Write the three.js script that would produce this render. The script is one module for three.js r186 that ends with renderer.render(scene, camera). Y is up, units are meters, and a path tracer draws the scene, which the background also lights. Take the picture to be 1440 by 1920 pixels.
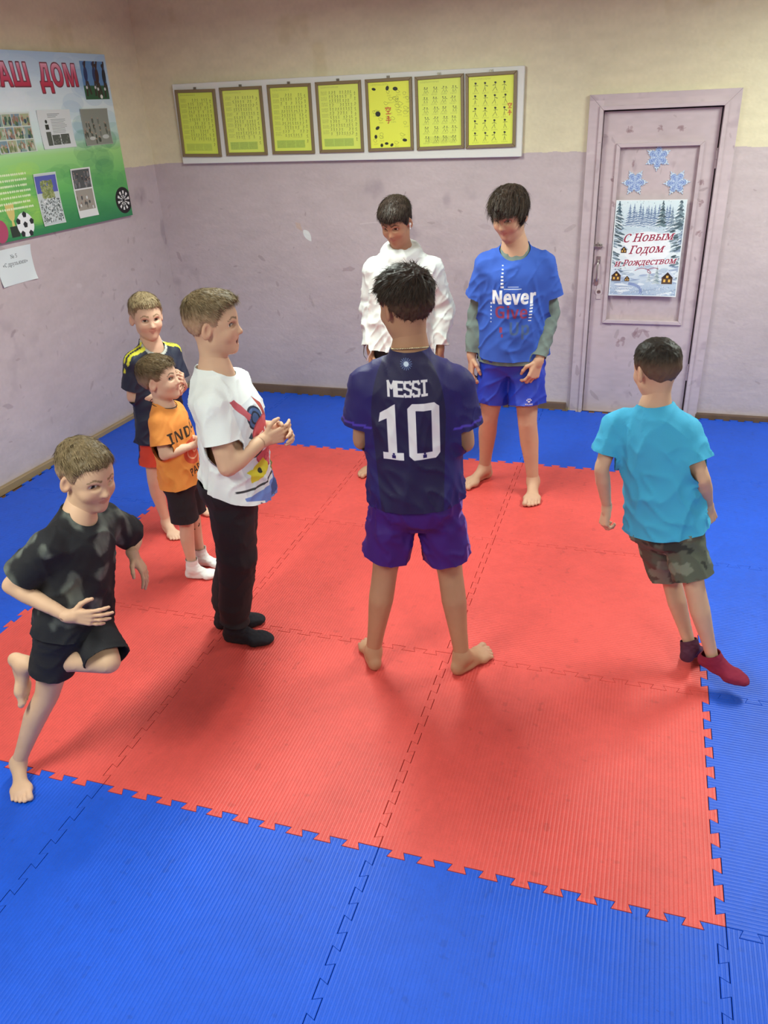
import * as THREE from 'three';
import { mergeGeometries, mergeVertices } from 'three/addons/utils/BufferGeometryUtils.js';
import { RoundedBoxGeometry } from 'three/addons/geometries/RoundedBoxGeometry.js';
import { RectAreaLightUniformsLib } from 'three/addons/lights/RectAreaLightUniformsLib.js';

// ------------------------------------------------------------------ camera, light, exposure
RectAreaLightUniformsLib.init();
const scene = new THREE.Scene();
scene.background = new THREE.Color(0x000000);
const camera = new THREE.PerspectiveCamera(65.72, 1440 / 1920, 0.05, 40);
camera.rotation.order = 'YXZ';
camera.position.set(1.62, 2.048, 1.585);
camera.rotation.set(-0.47643, 0.32417, -0.0495);
const renderer = new THREE.WebGLRenderer({ antialias: true });
renderer.toneMapping = THREE.LinearToneMapping;
renderer.toneMappingExposure = 1.0;
renderer.shadowMap.enabled = true;
const LAMP_INTENSITY = 76;                 // tubes of different age
const LAMP_COLOUR = 0xf3fff4;              // cool white fluorescent
const LAMPS = [[0.1, -2.0, 0.9], [2.75, -2.45, 1.05], [-0.3, 1.25, 1.0], [2.85, 1.25, 0.72]];
const CEILING = 3.05, LAMP_Y = 2.72;

// ------------------------------------------------------------------ small helpers
let seed = 7;
const rnd = () => { seed = (seed * 1664525 + 1013904223) >>> 0; return seed / 4294967296; };
const hash3 = (x, y, z) => { let h = (Math.imul(x, 374761393) ^ Math.imul(y, 668265263) ^ Math.imul(z, 2147483647 - 1274126177)) | 0; h = Math.imul(h ^ (h >>> 13), 1274126177); return ((h ^ (h >>> 16)) >>> 0) / 4294967296; };
const sm = (t) => t * t * (3 - 2 * t);
function noise3(x, y, z) {                 // value noise, -1..1
  const i = Math.floor(x), j = Math.floor(y), k = Math.floor(z), u = sm(x - i), v = sm(y - j), w = sm(z - k);
  const L = (a, b, t) => a + (b - a) * t;
  return 2 * L(L(L(hash3(i, j, k), hash3(i + 1, j, k), u), L(hash3(i, j + 1, k), hash3(i + 1, j + 1, k), u), v),
    L(L(hash3(i, j, k + 1), hash3(i + 1, j, k + 1), u), L(hash3(i, j + 1, k + 1), hash3(i + 1, j + 1, k + 1), u), v), w) - 1;
}
const hash2 = (x, y) => { let h = (Math.imul(x, 374761393) ^ Math.imul(y, 668265263)) | 0; h = Math.imul(h ^ (h >>> 13), 1274126177); return ((h ^ (h >>> 16)) >>> 0) / 4294967296; };
function noise2(x, y) { const i = Math.floor(x), j = Math.floor(y), u = sm(x - i), v = sm(y - j), a = hash2(i, j), b = hash2(i + 1, j), c = hash2(i, j + 1), d = hash2(i + 1, j + 1), p = a + (b - a) * u, q = c + (d - c) * u; return 2 * (p + (q - p) * v) - 1; }
const fbm2 = (x, y) => 0.55 * noise2(x, y) + 0.28 * noise2(2.1 * x + 7, 2.1 * y + 3) + 0.17 * noise2(4.3 * x + 1, 4.3 * y + 9);
const clamp = (x, a = 0, b = 1) => Math.min(b, Math.max(a, x));
const sstep = (a, b, x) => sm(clamp((x - a) / (b - a)));
const lerp = (a, b, t) => a + (b - a) * t;
const used = {};
const numbered = (n) => { const k = used[n] = (used[n] ?? -1) + 1; return k ? n + '_' + String(k).padStart(3, '0') : n; };
function shadow(o) { o.traverse((m) => { if (m.isMesh) { m.castShadow = true; m.receiveShadow = true; } }); return o; }
function mesh(name, geo, mat, parent) { const m = new THREE.Mesh(geo, mat); m.name = name; m.castShadow = m.receiveShadow = true; if (parent) parent.add(m); return m; }
function tag(o, label, category, group) { o.name = numbered(o.name); o.userData.label = label; o.userData.category = category; if (group) o.userData.group = group; scene.add(o); return o; }
function structure(name, geo, mat) { const m = mesh(name, geo, mat); m.userData.kind = 'structure'; scene.add(m); return m; }
function group(name, x = 0, y = 0, z = 0, ry = 0) { const g = new THREE.Group(); g.name = name; g.position.set(x, y, z); g.rotation.y = ry; return g; }
const std = (color, roughness = 0.7, extra = {}) => new THREE.MeshStandardMaterial({ color, roughness, ...extra });
function canvasTex(w, h, draw, opt = {}) {
  const c = document.createElement('canvas'); c.width = w; c.height = h;
  const g = c.getContext('2d'); draw(g, w, h);
  const t = new THREE.CanvasTexture(c); t.colorSpace = opt.data ? THREE.NoColorSpace : THREE.SRGBColorSpace;
  if (opt.repeat) { t.wrapS = t.wrapT = THREE.RepeatWrapping; t.repeat.set(opt.repeat[0], opt.repeat[1]); if (opt.offset) t.offset.set(...opt.offset); }
  return t;
}
function pixelTex(w, h, f, opt = {}) {     // f(u, v) -> [r, g, b] 0..255, v upwards
  return canvasTex(w, h, (g) => {
    const im = g.createImageData(w, h);
    for (let y = 0; y < h; y++) for (let x = 0; x < w; x++) {
      const c = f((x + 0.5) / w, 1 - (y + 0.5) / h), o = (y * w + x) * 4;
      im.data[o] = c[0]; im.data[o + 1] = c[1]; im.data[o + 2] = c[2]; im.data[o + 3] = 255;
    }
    g.putImageData(im, 0, 0);
    if (opt.after) opt.after(g, w, h);
  }, opt);
}
const box = (w, h, d, x = 0, y = 0, z = 0, r = 0) => { const g = r ? new RoundedBoxGeometry(w, h, d, 2, Math.min(r, w / 2.01, h / 2.01, d / 2.01)) : new THREE.BoxGeometry(w, h, d); g.translate(x, y, z); return g; };
const cyl = (r, h, x = 0, y = 0, z = 0, axis = 'y', n = 16, r2 = r) => { const g = new THREE.CylinderGeometry(r2, r, h, n); if (axis === 'x') g.rotateZ(Math.PI / 2); if (axis === 'z') g.rotateX(Math.PI / 2); g.translate(x, y, z); return g; };
const merge = (list) => mergeGeometries(list.map((g) => { const q = g.index ? g.toNonIndexed() : g; for (const k of Object.keys(q.attributes)) if (!['position', 'normal', 'uv'].includes(k)) q.deleteAttribute(k); return q; }));
const shapeOf = (pts) => { const s = new THREE.Shape(); pts.forEach(([x, y], i) => (i ? s.lineTo(x, y) : s.moveTo(x, y))); s.closePath(); return s; };
// ------------------------------------------------------------------ room shell
const BACK = -4.06, PAINT = 1.715;
const LWX = -1.95, LWZ = BACK, LWA = 86.56 * Math.PI / 180;       // left wall: corner and turn (local x runs towards the corner, z into the room)
const leftWall = (s, y, out = 0) => [LWX - Math.cos(LWA) * s + Math.sin(LWA) * out, y, LWZ + Math.sin(LWA) * s + Math.cos(LWA) * out];
const LILAC = [194, 179, 180], CREAM = [222, 212, 180];
function wallPaint(W, H, x0, after) {      // painted plaster, lilac oil paint below, cream distemper above
  return (u, v) => {
    const x = x0 + u * W, y = v * H;
    const line = PAINT + 0.004 * noise2(x * 3, 5) + 0.003 * noise2(x * 17, 2);
    const a = fbm2(x * 1.6, y * 1.9 + 4), b = noise2(x * 9 + 3, y * 26), c = noise2(x * 60, y * 60);
    const smear = sstep(0.32, 0.62, fbm2(x * 5 + 20, y * 4)) * sstep(0.0, 0.5, noise2(x * 1.3, y * 1.3 + 30));
    let base = y < line ? LILAC : CREAM, k = 1 + 0.035 * a + 0.018 * b + 0.012 * c;
    let r = base[0] * k, g = base[1] * k, bl = base[2] * k;
    if (y < line) { r -= 20 * smear; g -= 20 * smear; bl -= 17 * smear; } else { r -= 7 * smear; g -= 8 * smear; bl -= 12 * smear; }
    return [r, g, bl];
  };
}
function scuffs(W, H, n, seed0, low = 0.25, high = 1.6) {
  return (g, w, h) => {
    seed = seed0; const px = w / W;
    for (let i = 0; i < n; i++) {
      const x = rnd() * w, y = h - (low + rnd() * (high - low)) * px, l = (0.01 + 0.05 * rnd() * rnd()) * px, a = rnd() * 6.3;
      g.save(); g.translate(x, y); g.rotate(a * 0.3 + (rnd() < 0.5 ? 0 : 1.4));
      const light = rnd() < 0.1;
      g.fillStyle = light ? 'rgba(214,204,204,' + (0.15 + 0.2 * rnd()) + ')' : 'rgba(140,122,124,' + (0.12 + 0.26 * rnd()) + ')';
      g.beginPath();
      const m = 7 + Math.floor(rnd() * 5);
      for (let k = 0; k < m; k++) { const t = (k / m) * 6.283, r = 0.6 + 0.6 * rnd(); g.lineTo(Math.cos(t) * l * r, Math.sin(t) * l * 0.35 * r); }
      g.closePath(); g.fill(); g.restore();
    }
  };
}
const plasterBump = pixelTex(448, 448, (u, v) => {
  const T = (x, y, s) => { // tileable by blending
    const p = (a, b) => fbm2(a * s, b * s * 1.7); const wu = sstep(0.8, 1, x), wv = sstep(0.8, 1, y);
    return lerp(lerp(p(x, y), p(x - 1, y), wu), lerp(p(x, y - 1), p(x - 1, y - 1), wu), wv); };
  const k = 128 + 55 * T(u, v, 9) + 26 * T(u, v, 40) + 16 * T(u, v, 120);
  return [k, k, k];
}, { data: true, repeat: [1 / 1.6, 1 / 1.6] });
const BW = 6.8, BX = -2.15;
const backTex = pixelTex(2048, 1024, wallPaint(BW, 3.2, BX), { repeat: [1 / BW, 1 / 3.2], offset: [-BX / BW, 0], after: (g, w, h) => {
  scuffs(BW, 3.2, 210, 31)(g, w, h);
  const X = (x) => ((x - BX) / BW) * w, Y = (y) => h - (y / 3.2) * h, k = w / BW;
  // peeled spots where a picture was torn off: bare plaster and old beige paint
  g.fillStyle = 'rgb(226,228,224)'; g.beginPath(); g.moveTo(X(-0.79), Y(1.245)); g.bezierCurveTo(X(-0.75), Y(1.25), X(-0.73), Y(1.22), X(-0.735), Y(1.165)); g.bezierCurveTo(X(-0.77), Y(1.17), X(-0.81), Y(1.21), X(-0.79), Y(1.245)); g.fill();
  g.fillStyle = 'rgb(200,176,164)'; g.beginPath(); g.moveTo(X(-0.85), Y(1.30)); g.lineTo(X(-0.81), Y(1.29)); g.lineTo(X(-0.80), Y(1.235)); g.lineTo(X(-0.845), Y(1.26)); g.fill();
  g.strokeStyle = 'rgba(214,200,200,0.7)'; g.lineWidth = 0.006 * k; g.beginPath(); g.moveTo(X(-0.35), Y(1.285)); g.quadraticCurveTo(X(-0.15), Y(1.31), X(0.05), Y(1.285)); g.stroke();
} });
const wallMat = (map) => new THREE.MeshPhysicalMaterial({ map, bumpMap: plasterBump, bumpScale: 0.006, roughness: 0.52, specularIntensity: 0.6 });
{
  const s = shapeOf([[BX, -0.03], [BX + BW, -0.03], [BX + BW, CEILING], [BX, CEILING]]);
  s.holes.push(shapeOf([[1.285, -0.03], [1.978, -0.03], [1.978, 1.945], [1.285, 1.945]]));
  const g = new THREE.ExtrudeGeometry(s, { depth: 0.14, bevelEnabled: false }); g.translate(0, 0, -0.14);
  structure('wall_back', g, wallMat(backTex)).position.z = BACK;
}
{
  const LW = 8.2, LX = -8;
  const tex = pixelTex(2048, 800, wallPaint(LW, 3.2, LX), { repeat: [1 / LW, 1 / 3.2], offset: [-LX / LW, 0], after: scuffs(LW, 3.2, 560, 77) });
  const g = new THREE.ExtrudeGeometry(shapeOf([[LX, -0.03], [0.14, -0.03], [0.14, CEILING], [LX, CEILING]]), { depth: 0.14, bevelEnabled: false }); g.translate(0, 0, -0.14);
  const w = structure('wall_left', g, wallMat(tex)); w.position.set(LWX, 0, LWZ); w.rotation.y = LWA;
}
{
  const plain = wallMat(pixelTex(512, 256, wallPaint(8, 3.2, 0), { repeat: [1 / 8, 1 / 3.2] }));
  const r = structure('wall_right', (() => { const g = new THREE.ExtrudeGeometry(shapeOf([[0, -0.03], [8, -0.03], [8, CEILING], [0, CEILING]]), { depth: 0.14, bevelEnabled: false }); return g; })(), plain);
  r.position.set(4.78, 0, -4.2); r.rotation.y = -Math.PI / 2;
  const f = structure('wall_front', new THREE.ExtrudeGeometry(shapeOf([[0, -0.03], [7.6, -0.03], [7.6, CEILING], [0, CEILING]]), { depth: 0.14, bevelEnabled: false }), plain);
  f.position.set(-2.7, 0, 3.7);
  const white = std(0xe9e6de, 0.85, { bumpMap: plasterBump, bumpScale: 0.004 });
  structure('ceiling', box(7.9, 0.14, 8.3, 1.2, CEILING + 0.07, -0.2), white);
  const boards = pixelTex(1024, 256, (u, v) => { const k = fbm2(u * 12, v * 90) * 0.12 + fbm2(u * 50, v * 300) * 0.06; return [122 * (1 + k), 84 * (1 + k), 52 * (1 + k)]; }, { repeat: [0.5, 2] });
  structure('floor', box(7.9, 0.1, 8.3, 1.2, -0.0755, -0.2), std(0xffffff, 0.6, { map: boards }));
}
// baseboards
const grain = pixelTex(512, 128, (u, v) => { const k = 128 + 90 * fbm2(u * 6, v * 30) + 30 * noise2(u * 60, v * 60); return [k, k, k]; }, { data: true, repeat: [0.7, 6] });
const brownBoard = std(0x7d6252, 0.6, { bumpMap: grain, bumpScale: 0.003 }), beigeBoard = std(0xb59a76, 0.6, { bumpMap: grain, bumpScale: 0.003 });
{
  const a = structure('baseboard_back', merge([box(1.42, 0.075, 0.022, -1.225, 0.0125, BACK + 0.011, 0.004), box(1.68, 0.066, 0.03, 0.33, 0.008, BACK + 0.015, 0.004), box(1.68, 0.02, 0.05, 0.33, -0.012, BACK + 0.025, 0.006), box(2.6, 0.05, 0.035, 3.36, 0, BACK + 0.0175, 0.006)]), brownBoard);
  
  const b = structure('baseboard_left', box(7.6, 0.052, 0.032, -3.84, 0.004, 0.016, 0.008), beigeBoard); b.position.set(LWX, 0, LWZ); b.rotation.y = LWA;
}
// ------------------------------------------------------------------ ceiling fittings: the light of the room
const lampBody = std(0xf2f2ee, 0.4), tubeGlow = new THREE.MeshStandardMaterial({ color: 0xffffff, emissive: LAMP_COLOUR, emissiveIntensity: 4 });
LAMPS.forEach(([x, z, power], i) => {
  const o = group('ceiling_lamp', x, LAMP_Y, z);
  for (const q of [-0.45, 0.45]) mesh('hanging_rod', merge([cyl(0.006, CEILING - LAMP_Y, 0, (CEILING - LAMP_Y) / 2, q, 'y', 8), cyl(0.03, 0.02, 0, CEILING - LAMP_Y - 0.01, q, 'y', 16)]), lampBody, o);
  mesh('housing', merge([box(0.28, 0.06, 1.3, 0, -0.03, 0, 0.01), box(0.03, 0.05, 0.05, -0.07, -0.08, 0.62), box(0.03, 0.05, 0.05, 0.07, -0.08, 0.62), box(0.03, 0.05, 0.05, -0.07, -0.08, -0.62), box(0.03, 0.05, 0.05, 0.07, -0.08, -0.62)]), lampBody, o);
  for (const s of [-0.07, 0.07]) mesh('tube', cyl(0.013, 1.2, s, -0.09, 0, 'z', 12), tubeGlow, o);
  const l = new THREE.RectAreaLight(LAMP_COLOUR, LAMP_INTENSITY * power, 0.24, 1.2); l.position.set(0, -0.11, 0); l.rotation.x = -Math.PI / 2; l.castShadow = true; o.add(l);
  tag(o, ['twin tube ceiling lamp near the back wall on the left', 'twin tube ceiling lamp near the back wall towards the door side', 'twin tube ceiling lamp near the front on the left', 'twin tube ceiling lamp near the front on the right'][i], 'lamp', 'ceiling lamps');
});
// ------------------------------------------------------------------ interlocking foam mats, one metre each
const TOOTH = 0.0125, UNIT = (1 - 0.1) / 19;
function toothEdge(side) {                 // [distance along the seam, offset across it]: dovetail teeth, eleven out and ten in; side +1 for the mat that owns the outer teeth
  const p = [], at = [0], e = 0.0055, c = side * 0.0009; for (let k = 0; k < 20; k++) at.push(0.05 + k * UNIT); at.push(1);
  for (let k = 0; k <= 20; k++) { const even = k % 2 === 0, out = even ? TOOTH : -TOOTH, g = even ? c : -c; p.push([k ? at[k] - e + g : 0, out], [k < 20 ? at[k + 1] + e - g : 1, out]); }
  return p;
}
function matShape() {                      // seams across belong to the mat on the left, seams along the depth to the nearer mat; corners meet at (d, d)
  const own = toothEdge(1).slice(1, -1), other = toothEdge(-1).slice(1, -1), G = 0.0011, d = TOOTH;
  return shapeOf([[d + G, d + G], ...other.map(([s, o]) => [s, o + G]), [1 + d - G, d + G], ...own.map(([s, o]) => [1 + o - G, s]),
    [1 + d - G, 1 + d - G], ...own.map(([s, o]) => [s, 1 + o - G]).reverse(), [d + G, 1 + d - G], ...other.map(([s, o]) => [o + G, s]).reverse()]);
}
const matGeo = new THREE.ExtrudeGeometry(matShape(), { depth: 0.0225, bevelEnabled: true, bevelThickness: 0.0012, bevelSize: 0.0008, bevelOffset: -0.0008, bevelSegments: 2 });
matGeo.translate(0, 0, -0.0237); matGeo.rotateX(-Math.PI / 2);      // top face at y = 0, local x right, local z = -depth
const ridge = (dir) => pixelTex(dir ? 8 : 512, dir ? 512 : 8, (u, v) => { const s = (dir ? v : u) * 8, f = s - Math.floor(s), k = 255 * sstep(0, 0.35, f) * (1 - sstep(0.65, 1, f)); return [k, k, k]; }, { data: true, repeat: [10, 10] });
const ridges = [ridge(0), ridge(1)];
const matGrain = pixelTex(1024, 1024, (u, v) => { const k = 236 + 9 * fbm2(u * 6, v * 6) + 7 * fbm2(u * 40, v * 40) + 6 * noise2(u * 400, v * 400) - 16 * sstep(0.5, 0.7, fbm2(u * 22 + 9, v * 22)); return [k, k, k]; }, { repeat: [1, 1], after: (g) => {
  seed = 5; for (let i = 0; i < 90; i++) { g.fillStyle = rnd() < 0.5 ? 'rgba(255,255,255,0.35)' : 'rgba(120,110,110,0.35)'; g.fillRect(rnd() * 1024, rnd() * 1024, 1 + 3 * rnd(), 1 + 2 * rnd()); } } });
const matMats = {};
function matMat(colour, dir) {
  return matMats[colour + dir] ??= new THREE.MeshPhysicalMaterial({ color: colour === 'red' ? 0xe6564f : 0x1057da, map: matGrain, bumpMap: ridges[dir], bumpScale: 0.0007, roughness: 0.46, specularIntensity: 0.8 });
}
const MATS = [ // column, row, ridge direction (0 along the depth, 1 across), label
  [-1, 0, 0, 'red mat under the boy in the dark patterned shirt, front left'], [0, 0, 0, 'red mat in the front row, middle, beside the black socks'], [1, 0, 0, 'red mat in the front row at the right corner, empty'],
  [-1, 1, 0, 'red mat under the boy in orange with white socks'], [0, 1, 0, 'red middle mat under the barefoot boy in the purple jersey'], [1, 1, 1, 'red mat left of the running boy in light blue'],
  [-1, 2, 1, 'red mat in the far left corner behind the boy in orange'], [0, 2, 1, 'red far mat between white shirt boy and teenager in white jacket'], [1, 2, 1, 'red far mat under the bare feet of the teenager in blue'],
  [-2, 3, 1, 'blue mat in the far left room corner'], [-1, 3, 1, 'blue mat along the back wall beside the brown baseboard, left'], [0, 3, 1, 'blue mat at the back wall behind the white jacket'], [1, 3, 1, 'blue mat in front of the door'], [2, 3, 1, 'blue mat at the back wall right of the door'],
  [-2, 2, 1, 'blue mat along the left wall behind the navy shirt boy'], [-2, 1, 1, 'blue mat at the left wall behind the running boy\'s head'], [-2, 0, 1, 'blue mat at the left picture edge behind the running boy'],
  [2, 2, 1, 'blue mat on the right, second from the back wall'], [2, 1, 1, 'blue mat under the raised dark red sock'], [2, 0, 1, 'blue mat on the right beside the front red corner'], [2, -1, 0, 'blue mat in the bottom right corner'],
  [-1, -1, 0, 'blue mat in front of the running boy\'s bare foot, bottom left'], [0, -1, 0, 'blue mat at the bottom, middle, with wide ridges'], [1, -1, 0, 'blue mat at the bottom in front of the red corner mat'],
];
seed = 99;
for (const [i, j, dir, label] of MATS) {
  const red = i >= -1 && i <= 1 && j >= 0 && j <= 2;
  const m = mesh('foam_mat', matGeo, matMat(red ? 'red' : 'blue', dir));
  m.position.set(i, -0.0004 * rnd(), -j);
  tag(m, label, 'mat', red ? 'red foam mats' : 'blue foam mats');
}
// ------------------------------------------------------------------ door with casing, hardware and what hangs on it
const doorTex = pixelTex(512, 1024, (u, v) => { const k = 1 + 0.04 * fbm2(u * 5, v * 9) + 0.02 * noise2(u * 20, v * 120); const s = sstep(0.36, 0.6, fbm2(u * 9 + 4, v * 16)); return [198 * k - 14 * s, 181 * k - 15 * s, 184 * k - 13 * s]; }, { repeat: [1, 0.5], after: (g, w, h) => {
  scuffs(1, 2, 60, 12, 0.1, 1.9)(g, w, h);
  seed = 44; // rubbed patches where adhesive tape was pulled off
  for (const [x, y, a, b] of [[0.16, 1.83, 0.03, 0.035], [0.34, 1.83, 0.03, 0.03], [0.46, 1.83, 0.035, 0.025], [0.62, 1.52, 0.035, 0.03], [0.63, 1.4, 0.018, 0.04], [0.64, 1.22, 0.03, 0.03], [0.1, 1.4, 0.018, 0.03], [0.08, 1.55, 0.018, 0.03], [0.2, 0.9, 0.03, 0.025], [0.35, 0.56, 0.09, 0.04], [0.5, 0.42, 0.04, 0.06], [0.22, 0.5, 0.05, 0.05]]) {
    g.fillStyle = 'rgba(150,122,128,0.45)';
    for (let k = 0; k < 9; k++) { g.beginPath(); g.ellipse((x + a * (rnd() - 0.5)) * w, h - (y + b * (rnd() - 0.5)) * h / 2, a * w * 0.3 * (0.4 + rnd()), b * h * 0.12 * (0.4 + rnd()), rnd() * 3, 0, 6.3); g.fill(); }
  }
} });
const doorPaint = new THREE.MeshPhysicalMaterial({ map: doorTex, bumpMap: plasterBump, bumpScale: 0.002, roughness: 0.42, specularIntensity: 0.7 });
const steel = std(0xb9b2ac, 0.35, { metalness: 0.9 }), paintedSteel = std(0xc3b4b6, 0.4), darkHole = std(0x2a2322, 0.8);
{
  const d = group('door_1', 1.285, 0, BACK); d.userData.kind = 'structure'; d.userData.label = 'lilac painted wooden door with winter poster'; scene.add(d);
  // casing: two mitred sides and head, with an inner and outer step; floor of the mats is at y = 0
  const cas = [];
  const bar = (pts, depth, z) => { const g = new THREE.ExtrudeGeometry(shapeOf(pts), { depth, bevelEnabled: true, bevelSize: 0.003, bevelThickness: 0.003, bevelOffset: -0.003, bevelSegments: 2 }); g.translate(0, 0, z); return g; };
  const W = 0.693, H = 1.945, c = 0.088, y0 = -0.024;
  cas.push(bar([[-c, y0], [0, y0], [0, H], [-c, H + c]], 0.022, 0.003), bar([[W, y0], [W + c, y0], [W + c, H + c], [W, H]], 0.022, 0.003), bar([[-c, H + c], [0, H], [W, H], [W + c, H + c]], 0.022, 0.003));
  const e = 0.024; // inner bead
  cas.push(bar([[-e, y0], [0, y0], [0, H], [-e, H + e]], 0.012, 0.025), bar([[W, y0], [W + e, y0], [W + e, H + e], [W, H]], 0.012, 0.025), bar([[-e, H + e], [0, H], [W, H], [W + e, H + e]], 0.012, 0.025));
  mesh('casing', merge(cas), doorPaint, d);
  mesh('jamb', merge([box(0.01, H + 0.02, 0.12, -0.004, H / 2 - 0.012, -0.06), box(0.01, H + 0.02, 0.12, W + 0.004, H / 2 - 0.012, -0.06), box(W, 0.01, 0.12, W / 2, H + 0.004, -0.06)]), doorPaint, d);
  const leaf = group('leaf', 0.004, 0, -0.012); d.add(leaf);
  const LW = W - 0.012, LH = H - 0.008, px0 = 0.108, px1 = 0.585, py0 = 0.65, py1 = 1.735;
  const ls = shapeOf([[0, -0.02], [LW, -0.02], [LW, LH], [0, LH]]);
  ls.holes.push(shapeOf([[px0, py0], [px1, py0], [px1, py1], [px0, py1]]));
  mesh('stile_and_rail', new THREE.ExtrudeGeometry(ls, { depth: 0.036, bevelEnabled: true, bevelSize: 0.002, bevelThickness: 0.002, bevelOffset: -0.002, bevelSegments: 1 }).translate(0, 0, -0.04), doorPaint, leaf);
  mesh('panel', box(px1 - px0 + 0.02, py1 - py0 + 0.02, 0.012, (px0 + px1) / 2, (py0 + py1) / 2, -0.026), doorPaint, leaf);
  const b = 0.02, mold = [];
  const bead = (pts) => mold.push(bar(pts, 0.016, -0.006));
  bead([[px0 - b, py0 - b], [px0 + 0.004, py0 + 0.004], [px0 + 0.004, py1 - 0.004], [px0 - b, py1 + b]]); bead([[px1 + b, py0 - b], [px1 + b, py1 + b], [px1 - 0.004, py1 - 0.004], [px1 - 0.004, py0 + 0.004]]);
  bead([[px0 - b, py1 + b], [px0 + 0.004, py1 - 0.004], [px1 - 0.004, py1 - 0.004], [px1 + b, py1 + b]]); bead([[px0 - b, py0 - b], [px1 + b, py0 - b], [px1 - 0.004, py0 + 0.004], [px0 + 0.004, py0 + 0.004]]);
  mesh('moulding', merge(mold), doorPaint, leaf);
  for (const y of [1.65, 0.3]) mesh('hinge', merge([cyl(0.008, 0.05, LW + 0.004, y + 0.026, 0.006, 'y', 10), cyl(0.008, 0.05, LW + 0.004, y - 0.026, 0.006, 'y', 10), cyl(0.005, 0.012, LW + 0.004, y + 0.058, 0.006, 'y', 10)]), paintedSteel, leaf);
  mesh('latch', merge([box(0.055, 0.03, 0.004, 0.02, 1.137, 0.004, 0.001), cyl(0.006, 0.075, 0.015, 1.137, 0.012, 'x', 10), box(0.008, 0.028, 0.014, -0.012, 1.137, 0.012, 0.002), box(0.008, 0.028, 0.014, 0.038, 1.137, 0.012, 0.002), cyl(0.004, 0.03, 0.022, 1.148, 0.018, 'y', 8)]), steel, leaf);
  const hc = new THREE.CatmullRomCurve3([[0.032, 1.045, 0], [0.032, 1.035, 0.025], [0.03, 1.0, 0.034], [0.03, 0.95, 0.034], [0.03, 0.92, 0.025], [0.03, 0.91, 0]].map((p) => new THREE.Vector3(...p)));
  mesh('pull_handle', merge([new THREE.TubeGeometry(hc, 24, 0.006, 8), box(0.024, 0.045, 0.004, 0.032, 1.05, 0.002, 0.001), box(0.024, 0.045, 0.004, 0.03, 0.905, 0.002, 0.001)]), steel, leaf);
  const esc = mesh('lock_plate', merge([cyl(0.024, 0.004, 0.05, 0.84, 0.002, 'z', 24), box(0.03, 0.1, 0.003, 0.05, 0.84, 0.0015, 0.001)]), paintedSteel, leaf);
  mesh('keyhole', merge([cyl(0.012, 0.006, 0.05, 0.84, 0.003, 'z', 16)]), std(0xa39a94, 0.35, { metalness: 0.8 }), esc);
  mesh('key_slot', box(0.02, 0.004, 0.001, 0.05, 0.84, 0.0063), darkHole, esc);
}
// dark room behind the gap under the door is closed off
structure('wall_behind_door', box(0.9, 2.1, 0.04, 1.63, 1.02, BACK - 0.12), std(0x6d5a58, 0.9));

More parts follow.
